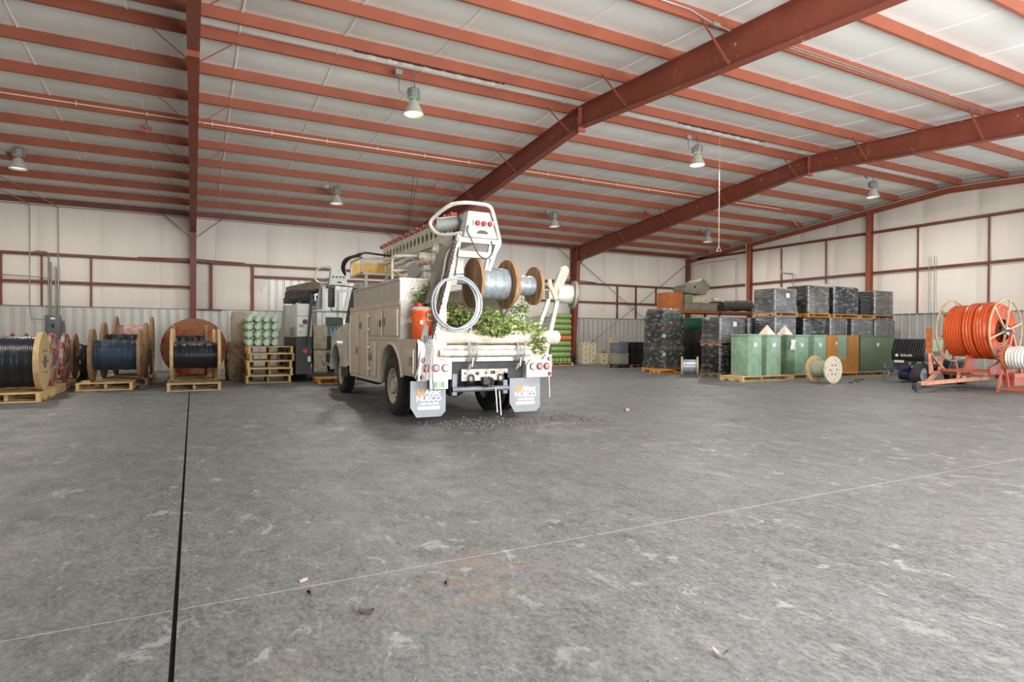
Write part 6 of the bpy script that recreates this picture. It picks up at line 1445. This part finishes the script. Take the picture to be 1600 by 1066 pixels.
coil(0.775, -0.50, -0.22, 4, 0.05, 'loose_turns', 0.036); coil(0.765, -0.16, 0.06, 3, 0.05, 'loose_turns', 0.036)
m = MB(); m.tube([(-0.5, -0.70, 0.32), (-0.1, -0.72, 0.45), (0.3, -0.73, 0.28), (0.52, -0.72, 0.2)], 0.035, 8); m.build('loose_end', OCON, cr)
# small reel of white duct at the frame's right edge
sr = thing('white_duct_reel', 'small reel of white ribbed duct at the right edge beside the orange conduit', 'reel', (19.35, 7.85, 0.0))
MB().lathe(windings(0.30, -0.35, 0.35, 10), (0, 0, 0.92), (0, 1, 0), 32).build('duct', P('white_duct', (214, 214, 206), 0.4), sr)
MB().cyl((0, 0.36, 0.92), (0, 0.40, 0.92), 0.34, 28).build('flange', RUSTP, sr); MB().cyl((0, -0.40, 0.92), (0, -0.36, 0.92), 0.34, 28).build('flange', RUSTP, sr)
m = MB(); m.cyl((0, -0.5, 0.92), (0, 0.5, 0.92), 0.03, 10)
for y in (-0.47, 0.47): m.beam((-0.3, y, 0.0), (0, y, 0.92), 0.05, 0.05); m.beam((0.3, y, 0.0), (0, y, 0.92), 0.05, 0.05)
m.beam((-0.28, -0.47, 0.08), (-0.28, 0.47, 0.08), 0.05, 0.05); m.beam((0.28, -0.47, 0.08), (0.28, 0.47, 0.08), 0.05, 0.05)
m.build('stand', ORB, sr, smooth=False)

# ------------------------------------------------------------------ litter on the floor
CHIP = P('pale_wood_chip', (158, 150, 136), 0.9, 0, 0.2, 20); LEAFD = P('dead_leaf', (78, 68, 58), 0.9, 0, 0.2, 20)
def chip(x, y, L, w, rz, mat, label, curl=0.0):
    m = MB(); n = 5; rows = [[], [], [], []]
    for i in range(n):
        t = i / (n - 1) - 0.5; zc = curl * (4 * t * t) * L; ww = w * (1 - 1.2 * abs(t)) + 0.004
        rows[0].append((L * t, -ww / 2, 0.001 + zc)); rows[1].append((L * t, ww / 2, 0.001 + zc + curl * w)); rows[2].append((L * t, ww / 2, 0.012 + zc + curl * w)); rows[3].append((L * t, -ww / 2, 0.012 + zc))
    m.grid(rows + [rows[0]]); tag(m.build('floor_scrap', mat, None, loc=(x, y, 0.0), rot=(0, 0, rz)), label, 'scrap', 'litter on the concrete')
chip(0.56, 3.63, 0.055, 0.018, 0.5, CHIP, 'short pale wood chip on the white saw cut line')
chip(0.565, 3.43, 0.035, 0.03, 1.2, LEAFD, 'small brown clod just below the saw cut line', 0.3)
chip(0.78, 3.06, 0.08, 0.02, -0.4, LEAFD, 'curled dark leaf on the floor left of the clay stain', 0.15)
chip(2.06, 1.93, 0.065, 0.022, -0.9, P('grey_curl', (126, 122, 116), 0.8), 'curled grey scrap in the lower right foreground', 0.35)
chip(1.60, 1.88, 0.035, 0.025, 0.2, LEAFD, 'tiny brown leaf at the bottom edge near the curled scrap', 0.4)
chip(1.28, 3.22, 0.045, 0.02, 0.9, LEAFD, 'thin twig beside the orange clay stain', 0.2)
chip(7.3, 9.2, 0.16, 0.08, 0.4, CHIP, 'pale scrap of card on the floor right of the truck', 0.2)
gravel = MB(); rg_ = random.Random(17)
for k in range(420):
    a = rg_.random(); x = rg_.uniform(3.2, 6.3); y = 8.9 + rg_.gauss(0, 0.35) - 0.05 * (x - 3.2); s = rg_.uniform(0.006, 0.022)
    gravel.frustum((x, y), (s * 2, s * 1.6), (s * 0.8, s * 0.7), 0.0, s)
for k in range(260):
    x = rg_.uniform(0.2, 3.0); y = rg_.uniform(2.2, 4.6); s = rg_.uniform(0.002, 0.006)
    gravel.frustum((x, y), (s * 2, s * 1.6), (s * 0.8, s * 0.7), 0.0, s)
tag(gravel.build('floor_grit', P('dark_grit', (92, 86, 80), 0.9, 0, 0.4, 30), None, smooth=False), 'dark grit and crumbs strewn on the floor behind the truck', 'grit', kind='stuff')
